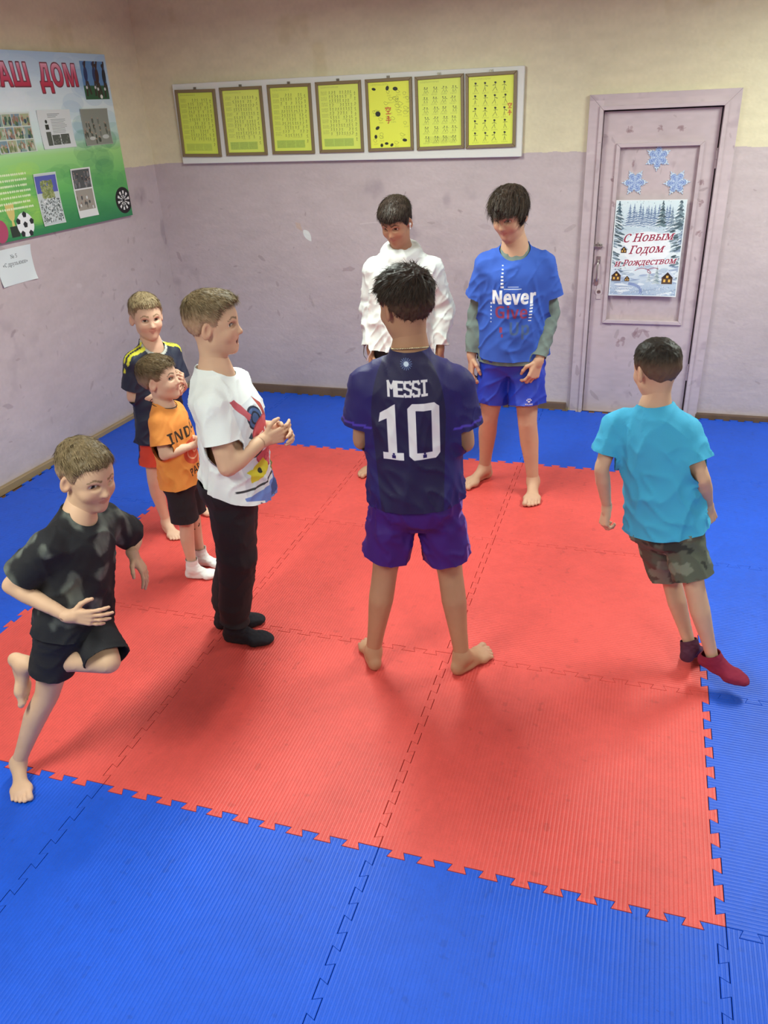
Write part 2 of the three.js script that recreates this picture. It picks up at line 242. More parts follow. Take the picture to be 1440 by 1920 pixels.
// winter poster
const winter = canvasTex(640, 880, (g, w, h) => {
  seed = 3;
  const sky = g.createLinearGradient(0, 0, 0, h); sky.addColorStop(0, '#dfeef0'); sky.addColorStop(0.3, '#c9dbe4'); sky.addColorStop(0.45, '#eef6f6'); sky.addColorStop(0.75, '#dfe9ee'); sky.addColorStop(1, '#a9bfd6'); g.fillStyle = sky; g.fillRect(0, 0, w, h);
  const fir = (x, y, s, c1, c2) => { for (let k = 0; k < 9; k++) { const t = k / 8, yy = y - s + t * s, ww = s * 0.34 * (0.12 + t); g.fillStyle = k % 2 ? c1 : c2; g.beginPath(); g.moveTo(x, yy - s * 0.16); for (let q = 0; q <= 6; q++) g.lineTo(x - ww + (2 * ww * q) / 6, yy + (q % 2 ? -s * 0.02 : s * 0.03)); g.closePath(); g.fill(); g.fillStyle = 'rgba(245,251,251,0.85)'; g.beginPath(); g.ellipse(x - ww * 0.4, yy, ww * 0.42, s * 0.018, -0.2, 0, 6.3); g.fill(); } };
  for (let k = 0; k < 14; k++) fir(130 + k * 28 + 20 * rnd(), 215 + 30 * rnd(), 120 + 60 * rnd(), '#7288a6', '#8fa3bb');
  fir(35, 260, 240, '#435a66', '#6d8590'); fir(430, 235, 215, '#46595f', '#6f868c'); fir(520, 290, 200, '#76889a', '#93a6b2'); fir(590, 270, 270, '#53666f', '#7d9299'); fir(630, 470, 230, '#6b7d93', '#8fa0b4'); fir(20, 420, 160, '#8c9aa8', '#a9b6c0');
  for (let k = 0; k < 60; k++) { g.fillStyle = ['rgba(240,248,248,0.75)', 'rgba(190,206,220,0.6)', 'rgba(150,172,196,0.45)'][k % 3]; g.beginPath(); g.ellipse(rnd() * w, 240 + rnd() * 620, 20 + 70 * rnd(), 8 + 16 * rnd(), -0.2 + 0.4 * rnd(), 0, 6.3); g.fill(); }
  for (let k = 0; k < 26; k++) { const left = k % 2, x = left ? rnd() * 90 : w - rnd() * 110, y = 120 + rnd() * 560; for (let q = 0; q < 7; q++) { g.fillStyle = ['#5c7078', '#8ea2ac', '#e4eef0', '#44565c', '#b9c8d2'][(k + q) % 5]; g.beginPath(); g.ellipse(x + (rnd() - 0.5) * 60, y + q * 6, 26 + 16 * rnd(), 5 + 4 * rnd(), (left ? 0.35 : -0.35) + 0.3 * (rnd() - 0.5), 0, 6.3); g.fill(); } }
  for (let k = 0; k < 40; k++) { g.fillStyle = ['rgba(110,132,176,0.4)', 'rgba(240,248,250,0.8)', 'rgba(150,168,190,0.5)'][k % 3]; g.beginPath(); g.ellipse(rnd() * w, 600 + rnd() * 270, 30 + 50 * rnd(), 6 + 8 * rnd(), -0.25 + 0.5 * rnd(), 0, 6.3); g.fill(); }
  g.fillStyle = 'rgba(250,253,252,0.8)'; g.beginPath(); g.ellipse(w / 2, 430, 220, 150, 0, 0, 6.3); g.fill();
  const hut = (x, y, s) => { g.fillStyle = '#5b4636'; g.fillRect(x - s * 0.45, y - s * 0.5, s * 0.9, s * 0.6); g.fillStyle = '#3d2e26'; g.beginPath(); g.moveTo(x - s * 0.6, y - s * 0.4); g.lineTo(x, y - s); g.lineTo(x + s * 0.6, y - s * 0.4); g.fill(); g.strokeStyle = '#cfdcea'; g.lineWidth = s * 0.16; g.beginPath(); g.moveTo(x - s * 0.65, y - s * 0.38); g.lineTo(x, y - s * 1.02); g.lineTo(x + s * 0.65, y - s * 0.38); g.stroke(); g.fillStyle = '#f0c060'; g.fillRect(x - s * 0.1, y - s * 0.62, s * 0.2, s * 0.2); g.fillRect(x - s * 0.3, y - s * 0.3, s * 0.18, s * 0.24); g.fillRect(x + s * 0.1, y - s * 0.3, s * 0.18, s * 0.24); };
  hut(60, 730, 95); hut(165, 735, 50); hut(540, 750, 110); hut(110, 470, 60);
  fir(440, 760, 150, '#8fa2a6', '#b7c6c8'); fir(370, 740, 90, '#a9b9c0', '#c6d3d6');
  g.strokeStyle = 'rgba(120,140,190,0.7)'; g.lineWidth = 26; g.beginPath(); g.moveTo(180, 760); g.quadraticCurveTo(330, 780, 300, 860); g.stroke();
  for (let k = 0; k < 300; k++) { g.fillStyle = rnd() < 0.6 ? 'rgba(255,255,255,0.8)' : 'rgba(96,116,130,0.5)'; g.beginPath(); g.ellipse(rnd() * w, rnd() < 0.5 ? rnd() * 300 : 780 + rnd() * 100, 2 + 4 * rnd(), 1 + 3 * rnd(), rnd() * 3, 0, 6.3); g.fill(); }
  const write = (t, x, y, s) => { g.save(); g.translate(x, y); g.transform(1, -0.06, -0.32, 1, 0, 0); g.font = s + 'px serif'; g.textAlign = 'center'; g.lineJoin = 'round'; g.strokeStyle = 'rgba(250,250,250,0.9)'; g.lineWidth = 12; g.strokeText(t, 0, 0); g.strokeStyle = '#a03a52'; g.lineWidth = 3; g.strokeText(t, 0, 0); g.fillStyle = '#9c2f49'; g.fillText(t, 0, 0); g.restore(); };
  write('С Новым', 320, 365, 104); write('Годом', 315, 475, 104); write('и Рождеством', 315, 585, 80);
  g.strokeStyle = '#9c2f49'; g.lineWidth = 5; g.beginPath(); g.moveTo(230, 640); g.bezierCurveTo(330, 570, 420, 680, 370, 660); g.bezierCurveTo(310, 640, 400, 590, 450, 622); g.stroke();
  g.strokeStyle = '#e8eeee'; g.lineWidth = 12; g.strokeRect(3, 3, w - 6, h - 6);
});
{
  const g = new THREE.PlaneGeometry(0.432, 0.605, 16, 22), p = g.attributes.position;
  for (let i = 0; i < p.count; i++) { const x = p.getX(i), y = p.getY(i), k = clamp((x + 0.216) / 0.432) * clamp((-y + 0.302) / 0.605); p.setZ(i, 0.0015 * noise2(x * 9, y * 9) + 0.010 * Math.pow(k, 5)); }
  g.computeVertexNormals();
  const front = mesh('winter_poster', g, std(0xffffff, 0.32, { map: winter, side: THREE.DoubleSide }));
  front.position.set(1.62, 1.122, BACK - 0.012 + 0.0165);
  tag(front, 'winter village poster with red handwritten greeting hung on the door', 'poster');
}
// three cut-out snowflakes
const snowTex = pixelTex(256, 256, (u, v) => { const x = u * 2 - 1, y = v * 2 - 1, r = Math.hypot(x, y), a = Math.atan2(x, y), k = 0.5 + 0.5 * Math.cos(a * 6), w = 0.5 + 0.5 * Math.cos(r * 34 + 3 * Math.cos(6 * a)), n = noise2(u * 30, v * 30);
  const t = clamp(0.35 * k + 0.45 * w + 0.25 * n * k + (r > 0.72 ? 0.45 : 0)); return [lerp(112, 226, t), lerp(136, 240, t), lerp(196, 246, t)]; }, { repeat: [1 / 0.15, 1 / 0.15], offset: [0.5, 0.5] });
function snowflakeGeo() {
  const pts = [];
  for (let k = 0; k < 144; k++) { const a = (k / 144) * Math.PI * 2, q = ((k % 24) - 12) / 12, c = Math.abs(q); let r = 0.071 * (1 - 0.42 * Math.pow(c, 1.1)) + 0.006 * Math.cos(c * 19); if (c < 0.16) r += 0.006; pts.push([Math.sin(a + Math.PI) * r, Math.cos(a + Math.PI) * r]); }
  return new THREE.ExtrudeGeometry(shapeOf(pts), { depth: 0.003, bevelEnabled: true, bevelSize: 0.001, bevelThickness: 0.0008, bevelOffset: -0.001, bevelSegments: 1 });
}
const flakeGeo = snowflakeGeo(), flakeMat = std(0xffffff, 0.35, { map: snowTex });
for (const [x, y, l, a] of [[1.632, 1.668, 'blue glitter snowflake, topmost of three on the door', 0.5], [1.507, 1.524, 'blue glitter snowflake above the poster, on the handle side of the door', 0.0], [1.76, 1.519, 'blue glitter snowflake above the poster, on the hinge side of the door', 0.05]]) {
  const f = mesh('paper_snowflake', flakeGeo, flakeMat); f.position.set(x, y, BACK - 0.012 - 0.018); f.rotation.z = a; tag(f, l, 'snowflake', 'snowflakes on the door');
}
// ------------------------------------------------------------------ white board with seven framed charts
{
  const w = 2.473, h = 0.515, g = new RoundedBoxGeometry(w, h, 0.04, 3, 0.006), m = mesh('chart_board', g, std(0xe4e4de, 0.6, { bumpMap: plasterBump, bumpScale: 0.003 }));
  m.position.set(-0.445, 1.962, BACK + 0.0205); m.rotation.z = -0.006;
  tag(m, 'long white paper covered board holding seven framed charts', 'board');
}
function man(g, x, y, s, k) {               // little drawn figure in a stance
  g.beginPath(); g.arc(x, y - s * 0.42, s * 0.09, 0, 6.3); g.fill(); g.beginPath(); g.moveTo(x, y - s * 0.32); g.lineTo(x, y);
  const a = [[0.3, -0.3], [0.35, -0.1], [-0.3, -0.25], [0.25, 0.05]][k % 4], b = [[-0.28, -0.12], [-0.2, -0.35], [0.3, 0], [-0.32, -0.2]][(k + 1) % 4];
  g.moveTo(x, y - s * 0.26); g.lineTo(x + a[0] * s, y - s * 0.1 + a[1] * s * 0.4); g.moveTo(x, y - s * 0.26); g.lineTo(x + b[0] * s, y - s * 0.1 + b[1] * s * 0.3);
  g.moveTo(x, y); g.lineTo(x - s * (0.12 + 0.1 * (k % 3)), y + s * 0.42); g.moveTo(x, y); g.lineTo(x + s * (0.1 + 0.12 * ((k + 1) % 2)), y + s * 0.4); g.stroke();
}
function strokes(g, x, y, s, list) { for (const l of list) { g.beginPath(); l.forEach(([a, b], i) => (i ? g.lineTo(x + a * s, y + b * s) : g.moveTo(x + a * s, y + b * s))); g.stroke(); } }
const KARA = [[[0.5, 0], [0.5, 0.12]], [[0.1, 0.3], [0.1, 0.15], [0.9, 0.15], [0.85, 0.3]], [[0.35, 0.25], [0.15, 0.5]], [[0.62, 0.25], [0.65, 0.42], [0.9, 0.42]], [[0.25, 0.6], [0.75, 0.6]], [[0.5, 0.6], [0.5, 0.92]], [[0.12, 0.92], [0.88, 0.92]]];
const TE = [[[0.65, 0.02], [0.3, 0.12]], [[0.2, 0.32], [0.8, 0.28]], [[0.08, 0.55], [0.92, 0.52]], [[0.5, 0.1], [0.55, 0.8], [0.45, 0.95], [0.35, 0.88]]];
const CHART_LABELS = ['framed yellow chart of rows of tiny figures, nearest the left wall', 'framed yellow chart of dense small figures, second from the left wall', 'framed yellow chart of dense figures, third from the left wall', 'framed yellow chart of small figures beside the chart with red characters', 'framed yellow chart of fists and hands around red characters in its middle', 'framed yellow chart of standing pairs, second from the door end', 'framed yellow chart of large black haired fighters, nearest the door'];
const frameWood = std(0x84714f, 0.45, { bumpMap: grain, bumpScale: 0.001 }), wire = std(0x8a8478, 0.4, { metalness: 0.7 });
const CX = [-1.505, -1.15, -0.79, -0.435, -0.085, 0.255, 0.588], CWD = [0.312, 0.32, 0.318, 0.322, 0.318, 0.32, 0.325];
for (let i = 0; i < 7; i++) {
  const tex = canvasTex(288, 400, (g, w, h) => {
    seed = 300 + i; g.fillStyle = ['#d9e75c', '#e2ef6c', '#e0ee64', '#e2ef6a', '#ecf352', '#e2f062', '#e8f358'][i]; g.fillRect(0, 0, w, h);
    g.strokeStyle = g.fillStyle = 'rgba(52,58,34,0.8)'; g.lineWidth = 1.3; g.font = '8px sans-serif';
    const lines = (x, y, ww, n) => { for (let k = 0; k < n; k++) { g.fillStyle = 'rgba(70,76,44,0.55)'; for (let q = x; q < x + ww; q += 7 + 3 * rnd()) g.fillRect(q, y + k * 5, 3 + 3 * rnd(), 1.6); } g.fillStyle = 'rgba(52,58,34,0.8)'; };
    lines(20, 14, 120, 2);
    if (i < 4) {
      for (let r = 0; r < 11; r++) for (let c = 0; c < 9; c++) if (rnd() < 0.82) { man(g, 78 + c * 19 + 3 * rnd(), 50 + r * 25, 19 + 3 * rnd(), Math.floor(rnd() * 9)); if (rnd() < 0.6) lines(70 + c * 19, 62 + r * 25, 12, 1); }
      for (let r = 0; r < 8; r++) lines(18, 40 + r * 34, 42, 5);
      for (let r = 0; r < 10; r++) man(g, 258, 60 + r * 31, 24, r + i);
      g.fillStyle = i ? 'rgba(120,170,80,0.35)' : 'rgba(120,170,80,0.15)'; g.fillRect(20, 330, 215, 50); for (let c = 0; c < 3; c++) lines(26 + c * 72, 334, 60, 9);
    } else if (i === 4) {
      const blob = (x, y, rx, ry, a) => { g.fillStyle = '#20241c'; g.beginPath(); g.ellipse(x, y, rx, ry, a, 0, 6.3); g.fill(); };
      for (const [x, y, a, b, r] of [[40, 42, 14, 8, 0.2], [135, 40, 11, 14, 0.4], [190, 46, 17, 11, 0.1], [62, 190, 18, 16, 0.2], [55, 275, 15, 10, -0.5], [40, 328, 10, 12, 0], [245, 355, 16, 9, 0.1], [80, 382, 10, 11, 0.3], [115, 372, 13, 8, 0], [152, 382, 9, 12, 1]]) blob(x, y, a, b, r);
      g.strokeStyle = 'rgba(52,58,34,0.7)'; for (let k = 0; k < 26; k++) { const x = 20 + rnd() * 240, y = 50 + rnd() * 320; g.beginPath(); g.moveTo(x, y); g.bezierCurveTo(x + 22 * rnd(), y - 14, x + 30, y + 14 * rnd(), x + 16 + 24 * rnd(), y + 18 * (rnd() - 0.3)); g.bezierCurveTo(x + 20, y + 20, x + 6, y + 18, x, y); g.stroke(); lines(x + 4, y + 24, 26, 2); }
      g.strokeStyle = '#c2452f'; g.lineWidth = 5; strokes(g, 112, 150, 46, KARA); strokes(g, 112, 205, 46, TE);
    } else {
      const big = i === 6, R = big ? 5 : 6, C = big ? 4 : 4; g.lineWidth = big ? 2.2 : 1.4;
      for (let r = 0; r < R; r++) for (let c = 0; c < C; c++) { const x = 42 + c * 62 + 8 * rnd(), y = 66 + r * (big ? 72 : 58), s = big ? 54 : 40; man(g, x, y, s, r * 3 + c); if (!big) man(g, x + 17, y + 1, s * 0.95, r + c + 2); if (big) { g.fillStyle = '#1c2018'; g.beginPath(); g.ellipse(x, y - s * 0.47, s * 0.13, s * 0.1, 0.3, 0, 6.3); g.fill(); } lines(x - 18, y + s * 0.5, 38, 2); }
      if (big) { g.strokeStyle = '#c2452f'; g.lineWidth = 4; strokes(g, 248, 160, 32, KARA); strokes(g, 248, 200, 32, TE); } else lines(60, 340, 190, 8);
    }
  });
  const o = group('framed_chart', CX[i], 1.972, BACK + 0.0405); o.rotation.z = [-0.025, -0.01, -0.012, -0.004, 0.004, 0.012, 0.006][i];
  const w = CWD[i], h = 0.43, t = 0.02, bars = [];
  const side = (pts) => { const q = new THREE.ExtrudeGeometry(shapeOf(pts), { depth: 0.012, bevelEnabled: true, bevelSize: 0.003, bevelThickness: 0.003, bevelOffset: -0.003, bevelSegments: 2 }); q.translate(0, 0, 0.003); bars.push(q); };
  const a = w / 2, b = h / 2;
  side([[-a, -b], [-a + t, -b + t], [-a + t, b - t], [-a, b]]); side([[a, -b], [a, b], [a - t, b - t], [a - t, -b + t]]); side([[-a, b], [-a + t, b - t], [a - t, b - t], [a, b]]); side([[-a, -b], [a, -b], [a - t, -b + t], [-a + t, -b + t]]);
  mesh('frame', merge(bars), frameWood, o);
  const sheet = box(w - 2 * t + 0.004, h - 2 * t + 0.004, 0.006, 0, 0, 0.005);
  mesh('chart_sheet', sheet, std(0xffffff, 0.5, { map: tex }), o);
  mesh('hanging_loop', merge([box(0.022, 0.016, 0.002, 0, b + 0.006, 0.006, 0.0008), cyl(0.004, 0.008, 0, b + 0.008, 0.008, 'z', 8)]), wire, o);
  tag(o, CHART_LABELS[i], 'picture frame', 'framed charts on the white board');
}
// ------------------------------------------------------------------ notice board on the left wall (local x runs to the corner; s = distance from the corner)
const SB0 = 0.395, SB1 = 2.35, BY0 = 1.407, BY1 = 2.412;
const boardTex = canvasTex(1400, 720, (g, w, h) => {
  const X = (s) => ((SB1 - s) / (SB1 - SB0)) * w, Y = (y) => ((BY1 - y) / (BY1 - BY0)) * h;
  const bg = g.createLinearGradient(0, 0, 0, h); bg.addColorStop(0, '#b4d4ea'); bg.addColorStop(0.3, '#e2f2f5'); bg.addColorStop(0.48, '#d6f0ea'); bg.addColorStop(0.56, '#a6e08c'); bg.addColorStop(0.75, '#6cc066'); bg.addColorStop(1, '#2c8454'); g.fillStyle = bg; g.fillRect(0, 0, w, h);
  seed = 8;
  for (let k = 0; k < 70; k++) { g.fillStyle = 'rgba(245,250,250,0.10)'; g.beginPath(); g.ellipse(rnd() * w * 0.85, rnd() * h * 0.5, 60 + 90 * rnd(), 20 + 30 * rnd(), 0, 0, 6.3); g.fill(); }
  for (let k = 0; k < 40; k++) { g.fillStyle = ['rgba(90,140,190,0.10)', 'rgba(60,130,90,0.12)'][k % 2]; g.beginPath(); g.ellipse(w * (0.78 + 0.22 * rnd()), h * (0.05 + 0.4 * rnd()) + (k % 2) * h * 0.35, 70, 40, 0, 0, 6.3); g.fill(); }
  for (let k = 0; k < 90; k++) { g.fillStyle = ['rgba(190,230,90,0.10)', 'rgba(40,120,70,0.10)'][k % 2]; g.beginPath(); g.ellipse(k % 2 ? rnd() * w : w * (0.35 + 0.2 * rnd()), h * (0.62 + 0.35 * rnd()), 70, 30, 0, 0, 6.3); g.fill(); }
  // heading
  g.save(); g.font = 'bold 122px sans-serif'; g.textAlign = 'left'; g.lineJoin = 'round'; g.translate(X(1.475), Y(2.228)); g.transform(0.86, 0, 0.06, 1, 0, 0);
  g.strokeStyle = '#7a3446'; g.lineWidth = 10; g.strokeText('НАШ  ДОМ', 0, 0); const pk = g.createLinearGradient(0, -95, 0, 0); pk.addColorStop(0, '#efc0d0'); pk.addColorStop(0.5, '#d4607e'); pk.addColorStop(1, '#c2304e'); g.fillStyle = pk; g.fillText('НАШ  ДОМ', 0, 0); g.restore();
  // football players
  g.save(); g.beginPath(); g.rect(X(0.66), Y(2.37), X(0.42) - X(0.66), Y(2.15) - Y(2.37)); g.clip(); g.fillStyle = '#5f8fc0'; g.fillRect(X(0.66), Y(2.37), 300, 200); g.fillStyle = '#2c5c40'; g.fillRect(X(0.66), Y(2.23), 300, 100);
  for (const [s, y] of [[0.62, 2.2], [0.535, 2.2], [0.51, 2.19], [0.44, 2.19]]) { const x = X(s), yy = Y(y); g.fillStyle = ['#20222e', '#2c2030', '#2a3a6a', '#3a2028'][Math.round(s * 100) % 4]; g.beginPath(); g.ellipse(x, yy - 68, 13, 32, 0.1, 0, 6.3); g.fill(); g.beginPath(); g.arc(x, yy - 110, 9, 0, 6.3); g.fill(); g.lineWidth = 11; g.strokeStyle = '#3a2a2a'; g.beginPath(); g.moveTo(x - 4, yy - 40); g.lineTo(x - 12, yy + 22); g.moveTo(x + 4, yy - 40); g.lineTo(x + 18, yy + 15); g.moveTo(x, yy - 95); g.lineTo(x + 16, yy - 140); g.stroke(); g.fillStyle = '#d8d8dc'; g.beginPath(); g.arc(x - 8, yy - 14, 7, 0, 6.3); g.fill(); }
  g.fillStyle = '#f0f0ea'; g.beginPath(); g.arc(X(0.5), Y(2.165), 9, 0, 6.3); g.fill(); g.restore();
  // dart board
  { const x = X(0.468), y = Y(1.515), R = 62; g.fillStyle = '#17191b'; g.beginPath(); g.arc(x, y, R, 0, 6.3); g.fill(); for (let k = 0; k < 20; k++) { g.fillStyle = k % 2 ? '#f2f2ee' : '#17191b'; g.beginPath(); g.moveTo(x, y); g.arc(x, y, R * 0.74, (k / 20) * 6.283, ((k + 1) / 20) * 6.283); g.fill(); } g.strokeStyle = '#2b2d2f'; g.lineWidth = 4; g.beginPath(); g.arc(x, y, R * 0.45, 0, 6.3); g.stroke(); g.fillStyle = '#17191b'; g.beginPath(); g.arc(x, y, 8, 0, 6.3); g.fill(); }
  // cup, football, racket
  { const x = X(1.53), y = Y(1.43); g.fillStyle = '#d9c878'; g.beginPath(); g.moveTo(x - 26, y - 130); g.lineTo(x + 26, y - 130); g.quadraticCurveTo(x + 22, y - 70, x + 6, y - 62); g.lineTo(x + 8, y - 40); g.lineTo(x - 8, y - 40); g.lineTo(x - 6, y - 62); g.quadraticCurveTo(x - 22, y - 70, x - 26, y - 130); g.fill(); g.fillStyle = '#2c3a30'; g.fillRect(x - 24, y - 40, 48, 44);
    g.fillStyle = '#b34a6a'; g.beginPath(); g.ellipse(X(1.64), Y(1.47), 40, 46, 0.2, 0, 6.3); g.fill();
    const bx = X(1.435), by = Y(1.483), R = 50; g.fillStyle = '#eef2f2'; g.beginPath(); g.arc(bx, by, R, 0, 6.3); g.fill(); g.fillStyle = '#262a2e'; for (const [a, b] of [[0, 0], [-0.75, -0.35], [0.1, -0.82], [0.8, -0.2], [0.45, 0.75], [-0.5, 0.7]]) { g.beginPath(); for (let k = 0; k < 5; k++) g.lineTo(bx + (a + 0.27 * Math.cos(k * 1.2566 - 1.57)) * R, by + (b + 0.27 * Math.sin(k * 1.2566 - 1.57)) * R); g.fill(); } }
  // poem in small pale letters
  g.fillStyle = 'rgba(240,248,214,0.85)'; for (let r = 0; r < 7; r++) for (let x = X(1.75) ; x < X(1.33) - 8 * (r % 3); x += 9 + 5 * rnd()) { g.beginPath(); g.ellipse(x, Y(1.765) + r * 22, 4 + 2 * rnd(), 5, 0.3, 0, 6.3); g.fill(); }
});
function onLeftWall(o, s, y, out) { o.position.set(...leftWall(s, y, out)); o.rotation.y = LWA; return o; }
{
  const m = onLeftWall(group('notice_board'), (SB0 + SB1) / 2, (BY0 + BY1) / 2, 0.001);
  mesh('print', box(SB1 - SB0, BY1 - BY0, 0.004, 0, 0, 0.028), std(0xffffff, 0.3, { map: boardTex }), m);
  mesh('backing', box(SB1 - SB0, BY1 - BY0, 0.026, 0, 0, 0.013), std(0xd6dada, 0.6), m);
  tag(m, 'wide sky and grass notice board with pink heading on left wall', 'notice board');
}
const sheetGeo = (w, h, bend) => { const g = new THREE.BoxGeometry(w, h, 0.002, 8, 8, 1), p = g.attributes.position; for (let i = 0; i < p.count; i++) { const x = p.getX(i), y = p.getY(i); p.setZ(i, p.getZ(i) + bend * Math.pow(Math.abs((x / w) * (y / h)) * 4, 3)); } g.computeVertexNormals(); return g; };
const picture = (draw, w = 320, h = 240) => std(0xffffff, 0.28, { map: canvasTex(w, h, draw) });
const crowd = (g, w, h, n, c) => { for (let k = 0; k < n; k++) { const x = rnd() * w, y = h * (0.3 + 0.6 * rnd()); g.fillStyle = c[Math.floor(rnd() * c.length)]; g.beginPath(); g.ellipse(x, y, 7 + 5 * rnd(), 13 + 8 * rnd(), 0, 0, 6.3); g.fill(); g.fillStyle = '#b99a86'; g.beginPath(); g.arc(x, y - 18, 5, 0, 6.3); g.fill(); } };
const SHEETS = [
  [1.355, 1.985, 0.3, 0.215, 'collage of small group photos pinned at the left picture edge', (g, w, h) => { seed = 21; g.fillStyle = '#d8e2dc'; g.fillRect(0, 0, w, h); for (let r = 0; r < 3; r++) for (let c = 0; c < 4; c++) { const x = 8 + c * 77, y = 10 + r * 76; g.save(); g.beginPath(); g.rect(x, y, 72, 70); g.clip(); g.fillStyle = ['#8aa6a0', '#9fb59a', '#7f9aa8', '#b0b894'][(r + c) % 4]; g.fillRect(x, y, 72, 70); g.translate(x, y); crowd(g, 72, 70, 9, ['#4c6a5a', '#38506a', '#7a8a60', '#9c7a6a', '#c8c8b8']); g.restore(); } }],
  [0.995, 1.99, 0.292, 0.217, 'typed letter with small portrait and two dark photos on the board', (g, w, h) => { seed = 22; g.fillStyle = '#dfe6e6'; g.fillRect(0, 0, w, h); g.fillStyle = '#606a6c'; for (let k = 0; k < 3; k++) g.fillRect(95, 24 + k * 9, 120 - 20 * k, 2.5); for (let k = 0; k < 10; k++) g.fillRect(120, 58 + k * 9, 150 - 30 * rnd(), 2); g.fillStyle = '#303438'; g.beginPath(); g.arc(72, 70, 11, 0, 6.3); g.fill(); g.fillRect(56, 88, 34, 30); g.fillStyle = '#565c5a'; g.fillRect(52, 132, 46, 84); g.fillRect(104, 152, 76, 62); g.fillRect(188, 150, 84, 62); g.fillStyle = '#7c827e'; for (let k = 0; k < 26; k++) g.fillRect(106 + rnd() * 160, 158 + rnd() * 50, 8, 8); }],
  [0.612, 1.988, 0.272, 0.217, 'grey photo of many players on the board\'s right end', (g, w, h) => { seed = 23; g.fillStyle = '#8f938c'; g.fillRect(0, 0, w, h); crowd(g, w, h, 26, ['#4a4e4c', '#5c605e', '#737874']); g.fillStyle = '#c9cdc9'; g.beginPath(); g.ellipse(90, 190, 34, 12, 0, 0, 6.3); g.fill(); g.beginPath(); g.ellipse(250, 185, 40, 14, 0, 0, 6.3); g.fill(); g.strokeStyle = '#b4b8b4'; g.lineWidth = 6; g.strokeRect(0, 0, w, h); }],
  [1.19, 1.602, 0.195, 0.302, 'photo of snowy trees against blue sky on the green board', (g, w, h) => { seed = 24; g.fillStyle = '#c8d2d2'; g.fillRect(0, 0, w, h); g.fillStyle = '#5a62b4'; g.fillRect(8, 20, w - 16, 130); for (let k = 0; k < 260; k++) { g.fillStyle = ['#8d9a5a', '#77864c', '#a6ae76'][k % 3]; g.beginPath(); g.ellipse(w * (0.5 + 0.26 * (rnd() - 0.5) * 2), 60 + 130 * rnd(), 9, 7, rnd(), 0, 6.3); g.fill(); } for (let k = 0; k < 240; k++) { g.fillStyle = ['#e4e9e8', '#707a78', '#a8b2b0', '#4c5654'][k % 4]; g.beginPath(); g.ellipse(10 + rnd() * (w - 20), 200 + rnd() * 180, 10, 5, rnd() * 3, 0, 6.3); g.fill(); } g.strokeStyle = '#e0e6e2'; g.lineWidth = 10; g.strokeRect(0, 0, w, h); }],
  [0.86, 1.605, 0.19, 0.3, 'white card with two grey team photos, one above the other', (g, w, h) => { seed = 25; g.fillStyle = '#e6e9e6'; g.fillRect(0, 0, w, h); g.save(); g.beginPath(); g.rect(16, 12, w - 32, 150); g.clip(); g.fillStyle = '#55595a'; g.fillRect(0, 0, w, 200); crowd(g, w, 170, 22, ['#84888a', '#3a3e40', '#6a6e70']); g.restore(); g.save(); g.beginPath(); g.rect(16, 174, w - 32, 166); g.clip(); g.fillStyle = '#a39e92'; g.fillRect(0, 170, w, 200); g.translate(0, 190); crowd(g, w, 150, 14, ['#e0e2e0', '#4a4e50', '#7c7468']); g.restore(); }],
];
for (const [s, y, w, h, label, draw] of SHEETS) {
  const m = onLeftWall(mesh('pinned_sheet', sheetGeo(w, h, 0.006), picture(draw, w > h ? 320 : 260, w > h ? 236 : 400)), s, y, 0.0325);
  tag(m, label, 'photo', 'sheets pinned to the notice board');
}
{
  const m = onLeftWall(mesh('paper_notice', sheetGeo(0.287, 0.208, 0.012), picture((g, w, h) => { g.fillStyle = '#dfe8e8'; g.fillRect(0, 0, w, h); g.fillStyle = '#3a4042'; g.textAlign = 'center'; g.font = '34px serif'; g.fillText('№ 5', w * 0.5, 66); g.fillText('«С друзьями»', w * 0.5, 112); }, 320, 232)), 1.562, 1.263, 0.002);
  m.rotation.z = 0; tag(m, 'white paper notice numbered five below the notice board', 'paper');
}
// ------------------------------------------------------------------ figures: distance fields meshed with surface nets, clothes as real shells
const vsub = (a, b) => [a[0] - b[0], a[1] - b[1], a[2] - b[2]], vadd = (a, b) => [a[0] + b[0], a[1] + b[1], a[2] + b[2]], vmul = (a, k) => [a[0] * k, a[1] * k, a[2] * k];
const vdot = (a, b) => a[0] * b[0] + a[1] * b[1] + a[2] * b[2], vlen = (a) => Math.hypot(a[0], a[1], a[2]), vnorm = (a) => vmul(a, 1 / (vlen(a) || 1));
const vcross = (a, b) => [a[1] * b[2] - a[2] * b[1], a[2] * b[0] - a[0] * b[2], a[0] * b[1] - a[1] * b[0]], vmix = (a, b, t) => [lerp(a[0], b[0], t), lerp(a[1], b[1], t), lerp(a[2], b[2], t)];
const smin = (a, b, k) => { const h = k - Math.abs(a - b); return h > 0 ? Math.min(a, b) - (h * h) / (4 * k) : Math.min(a, b); };
const smax = (a, b, k) => -smin(-a, -b, k);
function capsule(a, b, r1, r2) {
  const bx = b[0] - a[0], by = b[1] - a[1], bz = b[2] - a[2], q = 1 / Math.max(1e-9, bx * bx + by * by + bz * bz), ax = a[0], ay = a[1], az = a[2];
  return (x, y, z) => { const px = x - ax, py = y - ay, pz = z - az; let h = (px * bx + py * by + pz * bz) * q; h = h < 0 ? 0 : h > 1 ? 1 : h; const dx = px - bx * h, dy = py - by * h, dz = pz - bz * h; return Math.sqrt(dx * dx + dy * dy + dz * dz) - r1 - (r2 - r1) * h; };
}
